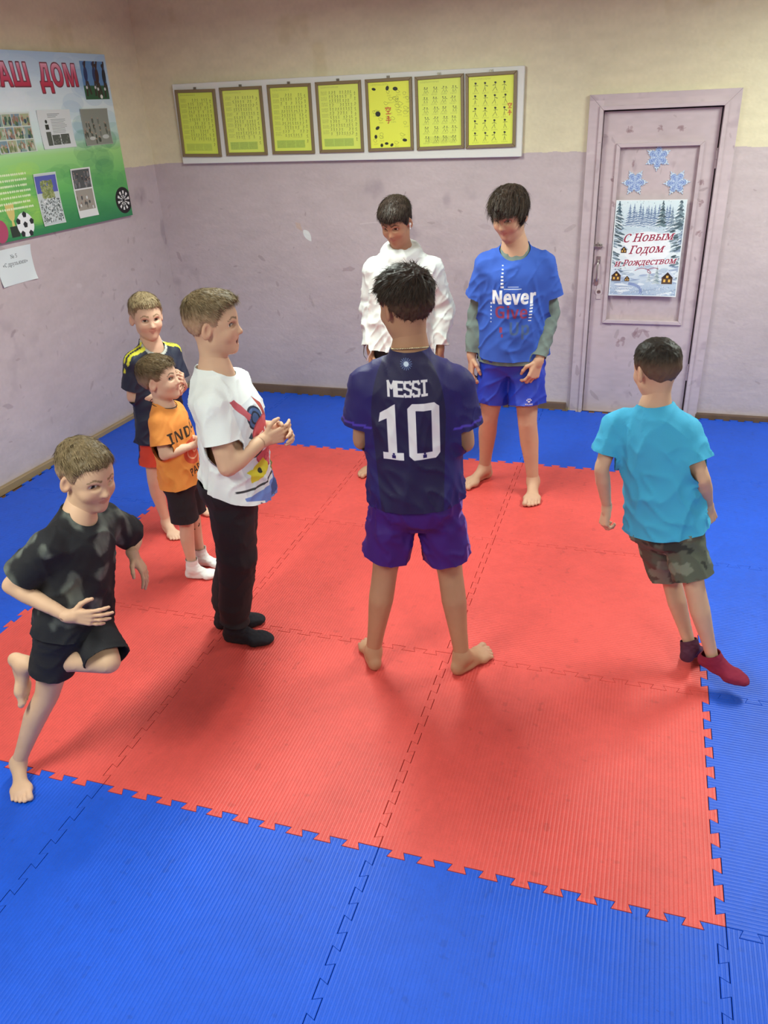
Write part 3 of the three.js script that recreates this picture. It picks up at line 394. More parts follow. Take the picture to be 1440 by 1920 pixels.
function ellipsoid(c, r) {
  const [cx, cy, cz] = c, ix = 1 / r[0], iy = 1 / r[1], iz = 1 / r[2];
  return (x, y, z) => { const a = (x - cx) * ix, b = (y - cy) * iy, d = (z - cz) * iz, k0 = Math.sqrt(a * a + b * b + d * d), k1 = Math.sqrt(a * a * ix * ix + b * b * iy * iy + d * d * iz * iz); return k1 < 1e-6 ? -Math.min(r[0], r[1], r[2]) : (k0 * (k0 - 1)) / k1; };
}
const union = (list, k) => (x, y, z) => { let d = list[0](x, y, z); for (let i = 1; i < list.length; i++) d = smin(d, list[i](x, y, z), k); return d; };
function nets(f, lo, hi, h) {              // surface nets; returns positions and triangle indices
  const n = [0, 1, 2].map((c) => Math.ceil((hi[c] - lo[c]) / h) + 1), [nx, ny, nz] = n, val = new Float32Array(nx * ny * nz), B = 6, R = h * B * 0.5 * 1.7321;
  for (let kb = 0; kb < nz; kb += B) for (let jb = 0; jb < ny; jb += B) for (let ib = 0; ib < nx; ib += B) {
    const c = f(lo[0] + (ib + B / 2 - 0.5) * h, lo[1] + (jb + B / 2 - 0.5) * h, lo[2] + (kb + B / 2 - 0.5) * h), skip = Math.abs(c) > R * 1.7 + 0.004;
    const i1 = Math.min(nx, ib + B), j1 = Math.min(ny, jb + B), k1 = Math.min(nz, kb + B);
    for (let k = kb; k < k1; k++) for (let j = jb; j < j1; j++) for (let i = ib, o = (k * ny + j) * nx + ib; i < i1; i++, o++) val[o] = skip ? c : f(lo[0] + i * h, lo[1] + j * h, lo[2] + k * h);
  }
  const pos = [], idx = [], cell = new Int32Array(nx * ny * nz).fill(-1), sy = nx, sz = nx * ny;
  const corner = [0, 1, sy, sy + 1, sz, sz + 1, sz + sy, sz + sy + 1], E = [[0, 1], [2, 3], [4, 5], [6, 7], [0, 2], [1, 3], [4, 6], [5, 7], [0, 4], [1, 5], [2, 6], [3, 7]];
  for (let k = 0; k < nz - 1; k++) for (let j = 0; j < ny - 1; j++) for (let i = 0; i < nx - 1; i++) {
    const o = (k * ny + j) * nx + i; let m = 0;
    for (let c = 0; c < 8; c++) if (val[o + corner[c]] < 0) m |= 1 << c;
    if (m === 0 || m === 255) continue;
    let x = 0, y = 0, z = 0, q = 0;
    for (const [a, b] of E) { if (((m >> a) & 1) === ((m >> b) & 1)) continue; const va = val[o + corner[a]], vb = val[o + corner[b]], t = va / (va - vb);
      x += (a & 1) + t * ((b & 1) - (a & 1)); y += ((a >> 1) & 1) + t * (((b >> 1) & 1) - ((a >> 1) & 1)); z += (a >> 2) + t * ((b >> 2) - (a >> 2)); q++; }
    cell[o] = pos.length / 3; pos.push(lo[0] + (i + x / q) * h, lo[1] + (j + y / q) * h, lo[2] + (k + z / q) * h);
  }
  for (let k = 1; k < nz - 1; k++) for (let j = 1; j < ny - 1; j++) for (let i = 1; i < nx - 1; i++) {
    const o = (k * ny + j) * nx + i, s = val[o] < 0;
    const quad = (d, u, w) => { if (s === val[o + d] < 0) return; const a = cell[o], b = cell[o - u], c = cell[o - u - w], e = cell[o - w]; if (a < 0 || b < 0 || c < 0 || e < 0) return; if (s) idx.push(a, b, c, a, c, e); else idx.push(a, c, b, a, e, c); };
    quad(1, sy, sz); quad(sy, sz, 1); quad(sz, 1, sy);
  }
  return { pos, idx };
}
function clip(m, f) {                      // keep f >= 0, cutting triangles exactly
  const n = m.pos.length / 3, v = new Float32Array(n); for (let i = 0; i < n; i++) v[i] = f(m.pos[3 * i], m.pos[3 * i + 1], m.pos[3 * i + 2]);
  const pos = [], idx = [], map = new Int32Array(n).fill(-1), cut = new Map();
  const keep = (i) => { if (map[i] < 0) { map[i] = pos.length / 3; pos.push(m.pos[3 * i], m.pos[3 * i + 1], m.pos[3 * i + 2]); } return map[i]; };
  const mid = (a, b) => { const key = a < b ? a * n + b : b * n + a; let q = cut.get(key); if (q === undefined) { const t = v[a] / (v[a] - v[b]); q = pos.length / 3; for (let c = 0; c < 3; c++) pos.push(lerp(m.pos[3 * a + c], m.pos[3 * b + c], t)); cut.set(key, q); } return q; };
  for (let t = 0; t < m.idx.length; t += 3) {
    const T = [m.idx[t], m.idx[t + 1], m.idx[t + 2]], s = T.map((i) => v[i] >= 0), c = s[0] + s[1] + s[2];
    if (c === 0) continue;
    if (c === 3) { idx.push(keep(T[0]), keep(T[1]), keep(T[2])); continue; }
    const o = c === 1 ? s.indexOf(true) : s.indexOf(false), a = T[o], b = T[(o + 1) % 3], d = T[(o + 2) % 3];
    if (c === 1) idx.push(keep(a), mid(a, b), mid(a, d)); else { const p = mid(a, b), q = mid(a, d); idx.push(p, keep(b), keep(d), p, keep(d), q); }
  }
  return { pos, idx };
}
function normalsOf(m) {
  const nrm = new Float32Array(m.pos.length), P = m.pos;
  for (let t = 0; t < m.idx.length; t += 3) {
    const a = 3 * m.idx[t], b = 3 * m.idx[t + 1], c = 3 * m.idx[t + 2], ux = P[b] - P[a], uy = P[b + 1] - P[a + 1], uz = P[b + 2] - P[a + 2], wx = P[c] - P[a], wy = P[c + 1] - P[a + 1], wz = P[c + 2] - P[a + 2];
    const x = uy * wz - uz * wy, y = uz * wx - ux * wz, z = ux * wy - uy * wx;
    for (const i of [a, b, c]) { nrm[i] += x; nrm[i + 1] += y; nrm[i + 2] += z; }
  }
  for (let i = 0; i < nrm.length; i += 3) { const l = Math.hypot(nrm[i], nrm[i + 1], nrm[i + 2]) || 1; nrm[i] /= l; nrm[i + 1] /= l; nrm[i + 2] /= l; }
  return nrm;
}
function displace(m, f) { const n = normalsOf(m); for (let i = 0; i < m.pos.length; i += 3) { const d = f(m.pos[i], m.pos[i + 1], m.pos[i + 2], n[i], n[i + 1], n[i + 2]); for (let c = 0; c < 3; c++) m.pos[i + c] += n[i + c] * d; } return m; }
function smoothMesh(m, times = 1) {
  for (let q = 0; q < times; q++) { const s = new Float32Array(m.pos.length), k = new Uint16Array(m.pos.length / 3); const add = (a, b) => { for (let c = 0; c < 3; c++) s[3 * a + c] += m.pos[3 * b + c]; k[a]++; };
    for (let t = 0; t < m.idx.length; t += 3) { const [a, b, c] = [m.idx[t], m.idx[t + 1], m.idx[t + 2]]; add(a, b); add(b, c); add(c, a); add(b, a); add(c, b); add(a, c); }
    for (let i = 0; i < k.length; i++) if (k[i]) for (let c = 0; c < 3; c++) m.pos[3 * i + c] = lerp(m.pos[3 * i + c], s[3 * i + c] / k[i], 0.5); }
  return m;
}
// triangles with per-vertex normals, colour f(position, normal), and print uv from the trunk frame; thick > 0 turns the sheet into a shell with lipped edges
function toGeo(m, colour, T, thick = 0) {
  const n = normalsOf(m), V = m.pos.length / 3, N = m.idx.length, vc = new Float32Array(3 * V), vl = T ? new Float32Array(3 * V) : null;
  for (let i = 0; i < V; i++) { const p = [m.pos[3 * i], m.pos[3 * i + 1], m.pos[3 * i + 2]]; if (colour) vc.set(colour(p, [n[3 * i], n[3 * i + 1], n[3 * i + 2]]), 3 * i); else vc.fill(1, 3 * i, 3 * i + 3); if (T) { const l = T.local(p[0], p[1], p[2]); vl[3 * i] = l[0]; vl[3 * i + 1] = l[1]; vl[3 * i + 2] = l[2]; } }
  const open = [];
  if (thick) { const e = new Map(); for (let t = 0; t < N; t += 3) for (let q = 0; q < 3; q++) { const a = m.idx[t + q], b = m.idx[t + ((q + 1) % 3)], k = a < b ? a * V + b : b * V + a; if (e.has(k)) e.set(k, null); else e.set(k, [a, b]); } for (const v of e.values()) if (v) open.push(v); }
  const total = thick ? 2 * N + 6 * open.length : N, pos = new Float32Array(3 * total), nor = new Float32Array(3 * total), col = new Float32Array(3 * total), uvs = new Float32Array(2 * total); let w = 0;
  const emit = (i, o, s, back) => { for (let c = 0; c < 3; c++) { const q = n[3 * i + c]; pos[3 * w + c] = m.pos[3 * i + c] - q * o; nor[3 * w + c] = s * q; col[3 * w + c] = vc[3 * i + c]; } if (T) { uvs[2 * w] = back ? 0.75 - vl[3 * i] / ATLAS / 2 : 0.25 + vl[3 * i] / ATLAS / 2; uvs[2 * w + 1] = (vl[3 * i + 1] + 0.2) / ATLAS; } w++; };
  const isBack = (a, b, c) => (T ? vl[3 * a + 2] + vl[3 * b + 2] + vl[3 * c + 2] < 0 : false);
  for (let t = 0; t < N; t += 3) { const a = m.idx[t], b = m.idx[t + 1], c = m.idx[t + 2], k = isBack(a, b, c); emit(a, 0, 1, k); emit(b, 0, 1, k); emit(c, 0, 1, k); if (thick) { emit(a, thick, -1, k); emit(c, thick, -1, k); emit(b, thick, -1, k); } }
  for (const [a, b] of open) { const k = isBack(a, b, a); emit(a, 0, 1, k); emit(a, thick, 1, k); emit(b, thick, 1, k); emit(a, 0, 1, k); emit(b, thick, 1, k); emit(b, 0, 1, k); }
  const g = new THREE.BufferGeometry(), A = (x, s) => new THREE.BufferAttribute(x, s);
  g.setAttribute('position', A(pos, 3)); g.setAttribute('normal', A(nor, 3)); g.setAttribute('color', A(col, 3)); g.setAttribute('uv', A(uvs, 2));
  return g;
}
const lin = (hex) => { const c = new THREE.Color(hex); return [c.r, c.g, c.b]; };
const table = (rows, lo, hi, n = 96) => { // Catmull-Rom lookup of profile rows [t, ...values]
  const k = rows[0].length - 1, out = [];
  for (let i = 0; i <= n; i++) {
    const t = lo + ((hi - lo) * i) / n; let j = 0; while (j < rows.length - 2 && rows[j + 1][0] < t) j++;
    const a = rows[Math.max(0, j - 1)], b = rows[j], c = rows[j + 1], d = rows[Math.min(rows.length - 1, j + 2)], u = clamp((t - b[0]) / (c[0] - b[0])), v = [];
    for (let q = 1; q <= k; q++) { const m0 = ((c[q] - a[q]) / (c[0] - a[0])) * (c[0] - b[0]), m1 = ((d[q] - b[q]) / (d[0] - b[0])) * (c[0] - b[0]), u2 = u * u, u3 = u2 * u; v.push((2 * u3 - 3 * u2 + 1) * b[q] + (u3 - 2 * u2 + u) * m0 + (-2 * u3 + 3 * u2) * c[q] + (u3 - u2) * m1); }
    out.push(v);
  }
  return { at: (t, q) => { const f = clamp((t - lo) / (hi - lo)) * n, i = Math.min(n - 1, Math.floor(f)); return lerp(out[i][q], out[i + 1][q], f - i); }, lo, hi };
};
// body-fixed frame of the trunk: y along the spine from the hips (0) to the neck (len), x to the person's left, z forwards
function trunk(J) {
  const P = vmix(J.hL, J.hR, 0.5), U = vnorm(vsub(J.neck, P)), len = vlen(vsub(J.neck, P)), orth = (v) => vnorm(vsub(v, vmul(U, vdot(v, U)))), XA = orth(vsub(J.hL, J.hR)), XB = orth(vsub(J.sL, J.sR));
  const L = new Float64Array(4);
  const local = (x, y, z) => { const qx = x - P[0], qy = y - P[1], qz = z - P[2], h = qx * U[0] + qy * U[1] + qz * U[2], t = h / len, w = t < 0 ? 0 : t > 1 ? 1 : t;
    let ax = XA[0] + (XB[0] - XA[0]) * w, ay = XA[1] + (XB[1] - XA[1]) * w, az = XA[2] + (XB[2] - XA[2]) * w; const l = 1 / Math.sqrt(ax * ax + ay * ay + az * az); ax *= l; ay *= l; az *= l;
    L[0] = qx * ax + qy * ay + qz * az; L[1] = h; L[3] = t; L[2] = qx * (ay * U[2] - az * U[1]) + qy * (az * U[0] - ax * U[2]) + qz * (ax * U[1] - ay * U[0]); return L; };
  const loft = (rows) => { const lo = rows[0][0], hi = rows[rows.length - 1][0], T = table(rows, lo, hi);
    return (x, y, z) => { const l = local(x, y, z), t = l[3], a = T.at(t, 0), b = T.at(t, 1), c = T.at(t, 2), dx = l[0] / a, dz = (l[2] - c) / b, r = Math.sqrt(dx * dx + dz * dz) + 1e-6; const gx = dx / a, gz = dz / b; let d = ((r - 1) * r) / Math.max(1e-6, Math.sqrt(gx * gx + gz * gz)); if (r < 0.3) d = -Math.min(a, b) * (1 - r); const e = Math.max((lo - t) * len, (t - hi) * len); return smax(d, e, 0.03); }; };
  return { P, U, len, XA, XB, local, loft };
}
// ---- head, in units of its height; x to the person's left, y up, z to the face; eyes at y = 0
function headField(o) {
  const S = [], two = (f) => { f(1); f(-1); };
  const skull = union([ellipsoid([0, 0.125, -0.075], [0.335, 0.37, 0.42]), ellipsoid([0, -0.02, 0.07], [0.285, 0.40, 0.29]), ellipsoid([0, -0.20, 0.08], [0.245, 0.25, 0.25])], 0.09);
  const chin = union([capsule([0.16, -0.27, 0.0], [0.02, -0.40, 0.225], 0.09, 0.085), capsule([-0.16, -0.27, 0.0], [-0.02, -0.40, 0.225], 0.09, 0.085)], 0.06);
  const cheeks = union([ellipsoid([0.15, -0.15, 0.2], [0.11, 0.10, 0.10]), ellipsoid([-0.15, -0.15, 0.2], [0.11, 0.10, 0.10])], 0.02);
  const base = (x, y, z) => smin(smin(skull(x, y, z), chin(x, y, z), 0.10), cheeks(x, y, z), 0.07);
  const ear = (s) => { const a = ellipsoid([0, 0, 0], [0.034, 0.146, 0.086]), c = ellipsoid([0.036, 0.015, 0.012], [0.032, 0.085, 0.046]); return (x, y, z) => { const px = s * x - 0.335, py = y + 0.035, pz = z + 0.05, q = px * 0.9 - pz * 0.42 * -1, w = pz * 0.9 - px * 0.42; const d = a(q * 0.9, py, w - 0.2 * py); return smax(d, -c(q * 0.9, py, w - 0.2 * py), 0.02); }; };
  const ears = [ear(1), ear(-1)], mo = o.open || 0, sl = o.smile || 0;
  const nose = union([capsule([0, 0.05, 0.285], [0, -0.135, 0.385], 0.03, 0.046), ellipsoid([0.04, -0.152, 0.335], [0.035, 0.03, 0.04]), ellipsoid([-0.04, -0.152, 0.335], [0.035, 0.03, 0.04])], 0.03);
  const brow = union([capsule([0.05, 0.075, 0.283], [0.18, 0.07, 0.215], 0.035, 0.03), capsule([-0.05, 0.075, 0.283], [-0.18, 0.07, 0.215], 0.035, 0.03)], 0.02);
  const socket = union([ellipsoid([0.135, 0.0, 0.315], [0.078, 0.045, 0.062]), ellipsoid([-0.135, 0.0, 0.315], [0.078, 0.045, 0.062])], 0.01);
  const eyes = union([ellipsoid([0.128, -0.004, 0.213], [0.066, 0.058, 0.062]), ellipsoid([-0.128, -0.004, 0.213], [0.066, 0.058, 0.062])], 0.01);
  const lipU = union([capsule([0.0, -0.238, 0.326], [0.085, -0.252 + 0.03 * sl, 0.268], 0.024, 0.012), capsule([0, -0.238, 0.326], [-0.085, -0.252 + 0.03 * sl, 0.268], 0.024, 0.012)], 0.01);
  const lipL = union([capsule([0.0, -0.285 - 0.062 * mo, 0.31], [0.075, -0.262 + 0.03 * sl - 0.02 * mo, 0.262], 0.027, 0.012), capsule([0, -0.285 - 0.062 * mo, 0.31], [-0.075, -0.262 + 0.03 * sl - 0.02 * mo, 0.262], 0.027, 0.012)], 0.01);
  const hole = mo ? ellipsoid([0, -0.27 - 0.022 * mo, 0.33], [0.056, 0.02 + 0.024 * mo, 0.1]) : null;
  const full = (x, y, z) => { let d = base(x, y, z); if (z > 0) { d = smin(d, brow(x, y, z), 0.05); d = smax(d, -socket(x, y, z), 0.045); d = smin(d, eyes(x, y, z), 0.012); d = smin(d, nose(x, y, z), 0.035); d = smin(d, lipU(x, y, z), 0.016); d = smin(d, lipL(x, y, z), 0.018); if (hole) d = smax(d, -hole(x, y, z), 0.012); }
    if (x > 0.2) d = smin(d, ears[0](x, y, z), 0.025); else if (x < -0.2) d = smin(d, ears[1](x, y, z), 0.025); return d; };
  return { full, base };
}
const EYE_Y = -0.002;
function faceColour(o, skin) {             // pigments: lips, brows, eyes, blush; linear rgb
  const lip = vmix(skin, [0.42, 0.10, 0.09], 0.55), browC = o.browColour, iris = o.iris || [0.035, 0.025, 0.018], white = [0.72, 0.69, 0.66], lash = [0.03, 0.02, 0.016], mo = o.open || 0, sl = o.smile || 0, lid = o.lid ?? 1;
  return (x, y, z) => {
    let c = skin; const ax = Math.abs(x);
    if (z > 0.03) {
      c = vmix(c, vmix(skin, [0.5, 0.12, 0.09], 0.35), 0.55 * Math.exp(-((ax - 0.17) ** 2 + (y + 0.16) ** 2) / 0.008));
      c = vmix(c, vmix(skin, [0.5, 0.12, 0.09], 0.35), 0.35 * Math.exp(-(x * x + (y + 0.14) ** 2) / 0.003));
    }
    if (ax > 0.31) c = vmix(c, vmix(skin, [0.5, 0.1, 0.08], 0.3), 0.5);
    if (z > 0.1) {
      const by = 0.098 + 0.03 * sm(clamp((ax - 0.05) / 0.1)) - 0.05 * sm(clamp((ax - 0.14) / 0.09)), bt = 0.02 * (1 - 0.6 * clamp((ax - 0.06) / 0.16));
      if (ax > 0.045 && ax < 0.225) c = vmix(c, browC, 0.85 * (1 - sstep(bt * 0.6, bt * 1.3, Math.abs(y - by))));
      const ex = ax - 0.13, half = 0.07, up = (0.034 * lid) * (1 - (ex / half) ** 2), dn = -0.026 * (1 - (ex / half) ** 2) * (0.6 + 0.4 * lid), ey = y - EYE_Y;
      if (Math.abs(ex) < half) {
        if (ey < up && ey > dn && z > 0.18) { const gx = (x > 0 ? x - 0.13 : x + 0.13) - (o.gaze?.[0] || 0) * 0.03, gy = ey - 0.003 - (o.gaze?.[1] || 0) * 0.02, r = Math.hypot(gx, gy); c = r < 0.034 ? (r < 0.016 ? [0.01, 0.008, 0.007] : iris) : white; }
        else if (Math.abs(ey - up) < 0.011) c = vmix(c, lash, 0.75); else if (Math.abs(ey - dn) < 0.007) c = vmix(c, lash, 0.3);
      }
      const my = -0.256 - 0.012 * mo, mw = 0.095, e = (x / mw) ** 2;
      if (e < 1 && z > 0.2) { const yy = y - (my + 0.032 * sl * e), top = 0.036 * (1 - e) + 0.004 * Math.cos(x * 60), bot = -(0.046 + 0.04 * mo) * (1 - e); if (yy < top && yy > bot) c = vmix(c, lip, 0.8); if (mo && Math.hypot(x / 0.058, (y + 0.27 + 0.022 * mo) / (0.022 + 0.026 * mo)) < 1) c = z < 0.3 ? [0.03, 0.008, 0.008] : lip; }
    }
    return c;
  };
}
// ---- hand: wrist at the origin, y to the fingers, z out of the palm; thumb at the side t (+1 right hand, -1 left hand)
function handPrims(L, t, p) {
  const list = [], fingers = [], cu = p.curl ?? 0.4, sp = p.spread ?? 0.06, cs = Array.isArray(cu) ? cu : [cu, cu, cu * 1.05, cu * 1.15];
  const bx = [0.158, 0.055, -0.05, -0.148], by = [0.50, 0.52, 0.50, 0.455], ln = [0.42, 0.47, 0.43, 0.34], rr = [0.05, 0.051, 0.048, 0.043];
  for (let i = 0; i < 4; i++) list.push(capsule([t * bx[i] * 0.55 * L, 0.06 * L, -0.005 * L], [t * bx[i] * L, by[i] * L, -0.01 * L], 0.075 * L, 0.062 * L));
  list.push(ellipsoid([t * 0.13 * L, 0.2 * L, 0.05 * L], [0.085 * L, 0.17 * L, 0.075 * L]), ellipsoid([t * -0.1 * L, 0.2 * L, 0.04 * L], [0.07 * L, 0.17 * L, 0.06 * L]));
  list.push(capsule([0, -0.12 * L, 0], [0, 0.1 * L, 0], 0.095 * L, 0.12 * L));
  const tips = [];
  for (let i = 0; i < 4; i++) {
    let q = [t * bx[i] * L, by[i] * L, -0.01 * L], a = 0; const side = t * sp * (1.5 - i), seg = [0.45, 0.31, 0.24], f = [];
    for (let k = 0; k < 3; k++) { a += cs[i] * [0.9, 1.15, 0.75][k]; const d = [Math.sin(side) * Math.cos(a), Math.cos(a) * Math.cos(side), Math.sin(a)], e = vadd(q, vmul(d, ln[i] * seg[k] * L)); f.push(capsule(q, e, rr[i] * L * (1 - 0.07 * k), rr[i] * L * (0.93 - 0.09 * k))); q = e; }
    fingers.push(union(f, 0.006 * L / 0.18)); tips.push(q);
  }
  const th = p.thumb ?? 0.5; let q = [t * 0.15 * L, 0.14 * L, 0.03 * L]; const d1 = vnorm([t * (0.95 - 0.5 * th), 0.75, 0.2 + 0.5 * th]), e1 = vadd(q, vmul(d1, 0.2 * L)), d2 = vnorm([t * (0.5 - 0.75 * th), 0.9, 0.2 + 0.4 * th]), e2 = vadd(e1, vmul(d2, 0.17 * L));
  const e3 = vadd(e2, vmul(vnorm([t * (0.2 - 0.75 * th), 0.9, 0.25 + 0.4 * th]), 0.12 * L));
  fingers.push(union([capsule(q, e1, 0.075 * L, 0.06 * L), capsule(e1, e2, 0.058 * L, 0.052 * L), capsule(e2, e3, 0.052 * L, 0.044 * L)], 0.03 * L)); tips.push(e3);
  const palm = union(list, 0.05 * L);
  const f = (x, y, z) => { let d = palm(x, y, z), m = fingers[0](x, y, z); for (let i = 1; i < 5; i++) { const v = fingers[i](x, y, z); if (v < m) m = v; } return smin(d, m, 0.02 * L); };
  return { f, tips };
}
// ---- foot: ankle at the origin, z to the toes, sole at y = -h; inner side i (+1 or -1 in x)
function footPrims(L, h, i, sock) {
  const o = sock ? 0.004 : 0;
  const list = [ellipsoid([0, -h + 0.135 * L, -0.1 * L], [0.118 * L, 0.15 * L, 0.135 * L]), capsule([0, 0.02 * L, -0.015 * L], [i * 0.03 * L, -h + 0.13 * L, 0.36 * L], 0.13 * L, 0.085 * L), capsule([0, -0.03 * L, -0.01 * L], [-i * 0.07 * L, -h + 0.09 * L, 0.38 * L], 0.11 * L, 0.075 * L),
    ellipsoid([-i * 0.01 * L, -h + 0.085 * L, 0.44 * L], [0.19 * L, 0.092 * L, 0.18 * L]), capsule([i * 0.1 * L, -h + 0.07 * L, 0.48 * L], [-i * 0.13 * L, -h + 0.055 * L, 0.42 * L], 0.075 * L, 0.06 * L), ellipsoid([-i * 0.04 * L, -h + 0.07 * L, 0.15 * L], [0.1 * L, 0.08 * L, 0.25 * L])];
  if (sock) list.push(ellipsoid([i * 0.01 * L, -h + 0.082 * L, 0.56 * L], [0.17 * L, 0.085 * L, 0.21 * L]));
  const body = union(list, 0.07 * L), toes = [];
  if (!sock) [[0.125, 0.775, 0.062], [0.035, 0.77, 0.044], [-0.04, 0.735, 0.041], [-0.105, 0.685, 0.039], [-0.165, 0.625, 0.037]].forEach(([x, z, r], k) => toes.push(union([capsule([i * x * 0.92 * L, -h + 0.085 * L, 0.5 * L - 0.03 * k * L], [i * x * L, -h + (r + 0.022) * L, (z - 0.09) * L], r * 0.95 * L, r * 0.9 * L), capsule([i * x * L, -h + (r + 0.022) * L, (z - 0.09) * L], [i * x * 1.02 * L, -h + r * L, (z - r) * L], r * 0.92 * L, r * L)], 0.02 * L)));
  return (x, y, z) => { let d = body(x, y, z); if (toes.length) { let m = 1; for (const t of toes) m = Math.min(m, t(x, y, z)); d = smin(d, m, 0.035 * L); } return smax(d - o, -(y + h), 0.008); };
}
function inFrame(f, O, X, Y, Z) { return (x, y, z) => { const a = x - O[0], b = y - O[1], c = z - O[2]; return f(a * X[0] + b * X[1] + c * X[2], a * Y[0] + b * Y[1] + c * Y[2], a * Z[0] + b * Z[1] + c * Z[2]); }; }
const fabricBump = pixelTex(128, 128, (u, v) => { const k = 128 + 60 * Math.sin(u * 6.283 * 16) * Math.cos(v * 6.283 * 24) + 40 * noise2(u * 64, v * 64); return [k, k, k]; }, { data: true, repeat: [26, 13] });
const cloth = (map, rough = 0.85, sheen = 0.08) => new THREE.MeshPhysicalMaterial({ vertexColors: true, map: map || null, roughness: rough, bumpMap: fabricBump, bumpScale: 0.0006, sheen, sheenRoughness: 0.6, sheenColor: new THREE.Color(0x888888) });
const ATLAS = 0.8;                         // metres per half of a print atlas: left half the front, right half the back; lower edge 0.2 m below the hips
const printAtlas = (draw) => canvasTex(1280, 640, (g) => { g.fillStyle = '#ffffff'; g.fillRect(0, 0, 1280, 640); draw(g, (x, back) => (back ? 960 - x * 800 : 320 + x * 800), (y) => 640 - (y + 0.2) * 800); });

function buildPerson(o) {
  const J0 = o.J, root = o.root, J = {}; for (const k in J0) J[k] = vsub(J0[k], [root[0], 0, root[1]]);
  for (const k of ['sL', 'sR']) J[k] = vadd(J[k], [0, -0.022 * o.h / 1.6, 0]);
  const G = group('person', root[0], 0, root[1]);
  const s = o.h / 1.7, th = (o.thick || 1) * s, T = trunk(J), skin = lin(o.skin);
  // head frame
  const Hh = o.head, hz = vnorm(o.face), hx = vnorm(vcross(o.headUp || [0, 1, 0], hz)), hy = vcross(hz, hx), HO = J.head;
  const toHead = (x, y, z) => { const a = x - HO[0], b = y - HO[1], c = z - HO[2]; return [(a * hx[0] + b * hx[1] + c * hx[2]) / Hh, (a * hy[0] + b * hy[1] + c * hy[2]) / Hh, (a * hz[0] + b * hz[1] + c * hz[2]) / Hh]; };
  const fromHead = (x, y, z) => vadd(HO, vadd(vmul(hx, x * Hh), vadd(vmul(hy, y * Hh), vmul(hz, z * Hh))));
  const HF = headField(o), nk = fromHead(0, -0.2, -0.14), nb = vadd(J.neck, vmul(T.U, -0.02 * s));
  const neckF = capsule(nk, nb, 0.054 * (o.neckThick || 1) * s, 0.06 * (o.neckThick || 1) * s);
  const headWorld = (x, y, z) => { const q = toHead(x, y, z); return HF.full(q[0], q[1], q[2]) * Hh; };
  // trunk and limbs
  const w = (o.wide || 1) * s, dp = (o.deep || 1) * s, be = (o.belly || 0) * s;
  const rows = [[-0.24, 0.085, 0.065, 0], [-0.12, 0.13, 0.096, -0.008], [0, 0.15, 0.108, -0.008], [0.2, 0.146, 0.1, be * 0.6], [0.4, 0.14, 0.097, be], [0.62, 0.152, 0.106, be * 0.35], [0.76, 0.15, 0.1, 0], [0.85, 0.118, 0.086, -0.008], [0.93, 0.082, 0.07, -0.012], [1.06, 0.05, 0.05, -0.012]].map(([t, a, b, c]) => [t, a * w, b * dp, c * (c > 0 ? 1 : s)]);
  const torso = T.loft(rows);
  const limb = [];
  const arms = {}, legs = {};
  for (const d of ['L', 'R']) {
    const S = J['s' + d], E = J['e' + d], W = J['w' + d], H = J['h' + d], K = J['k' + d], A = J['a' + d];
    const ra = (o.armThick || 1) * th;
    arms[d] = { S, E, W, dir: vnorm(vsub(E, S)), len: vlen(vsub(E, S)), fdir: vnorm(vsub(W, E)), flen: vlen(vsub(W, E)) };
    legs[d] = { H, K, A, dir: vnorm(vsub(K, H)), len: vlen(vsub(K, H)), sdir: vnorm(vsub(A, K)), slen: vlen(vsub(A, K)) };
    const shin = legs[d].sdir, fw = vnorm(vcross(T.XA, T.U)), back = vnorm(vsub(vmul(fw, -1), vmul(shin, -vdot(fw, shin)))), rl = (o.legThick || 1) * th;
    limb.push(union([capsule(S, E, 0.05 * ra, 0.04 * ra), capsule(E, vmix(E, W, 0.28), 0.039 * ra, 0.042 * ra), capsule(vmix(E, W, 0.28), W, 0.042 * ra, 0.029 * ra)], 0.003));
    const calf = vadd(vmix(K, A, 0.32), vmul(back, 0.012 * s)); limb.push(union([capsule(H, K, 0.088 * rl, 0.055 * rl), capsule(K, calf, 0.055 * rl, 0.055 * rl), capsule(calf, vmix(calf, A, 0.6), 0.055 * rl, 0.04 * rl), capsule(vmix(calf, A, 0.6), A, 0.04 * rl, 0.035 * rl)], 0.002));
  }
  const bodyF = (x, y, z) => { let d = smin(torso(x, y, z), neckF(x, y, z), 0.05 * s); for (const l of limb) d = smin(d, l(x, y, z), 0.035 * s); return d; };
  const box3 = (pts, pad) => [[0, 1, 2].map((c) => Math.min(...pts.map((p) => p[c])) - pad), [0, 1, 2].map((c) => Math.max(...pts.map((p) => p[c])) + pad)];
  const parts = [], mottled = (p) => { const k = 1 + 0.05 * noise3(p[0] * 14, p[1] * 14, p[2] * 14) + 0.03 * noise3(p[0] * 60, p[1] * 60, p[2] * 60); return [skin[0] * k, skin[1] * k * (1 - 0.03 * noise3(p[0] * 9, p[1] * 9, p[2] * 9)), skin[2] * k]; };
  const pts = Object.values(J);
  { // body: only what the clothes leave bare is needed inside them, but it stays one figure
    const [lo, hi] = box3(pts.filter((p) => p !== J.head), 0.17 * s);
    parts.push(toGeo(smoothMesh(nets(bodyF, lo, hi, 0.008), 8), mottled));
  }
  { const f = (x, y, z) => smin(headWorld(x, y, z), neckF(x, y, z), 0.035 * s), [lo, hi] = box3([HO], Hh * 0.66), fc = faceColour(o, skin);
    lo[1] -= 0.02; parts.push(toGeo(nets(f, lo, hi, 0.0036), (p) => { const q = toHead(p[0], p[1], p[2]), c = fc(q[0], q[1], q[2]), k = 1 + 0.03 * noise3(p[0] * 50, p[1] * 50, p[2] * 50); return [c[0] * k, c[1] * k, c[2] * k]; })); }
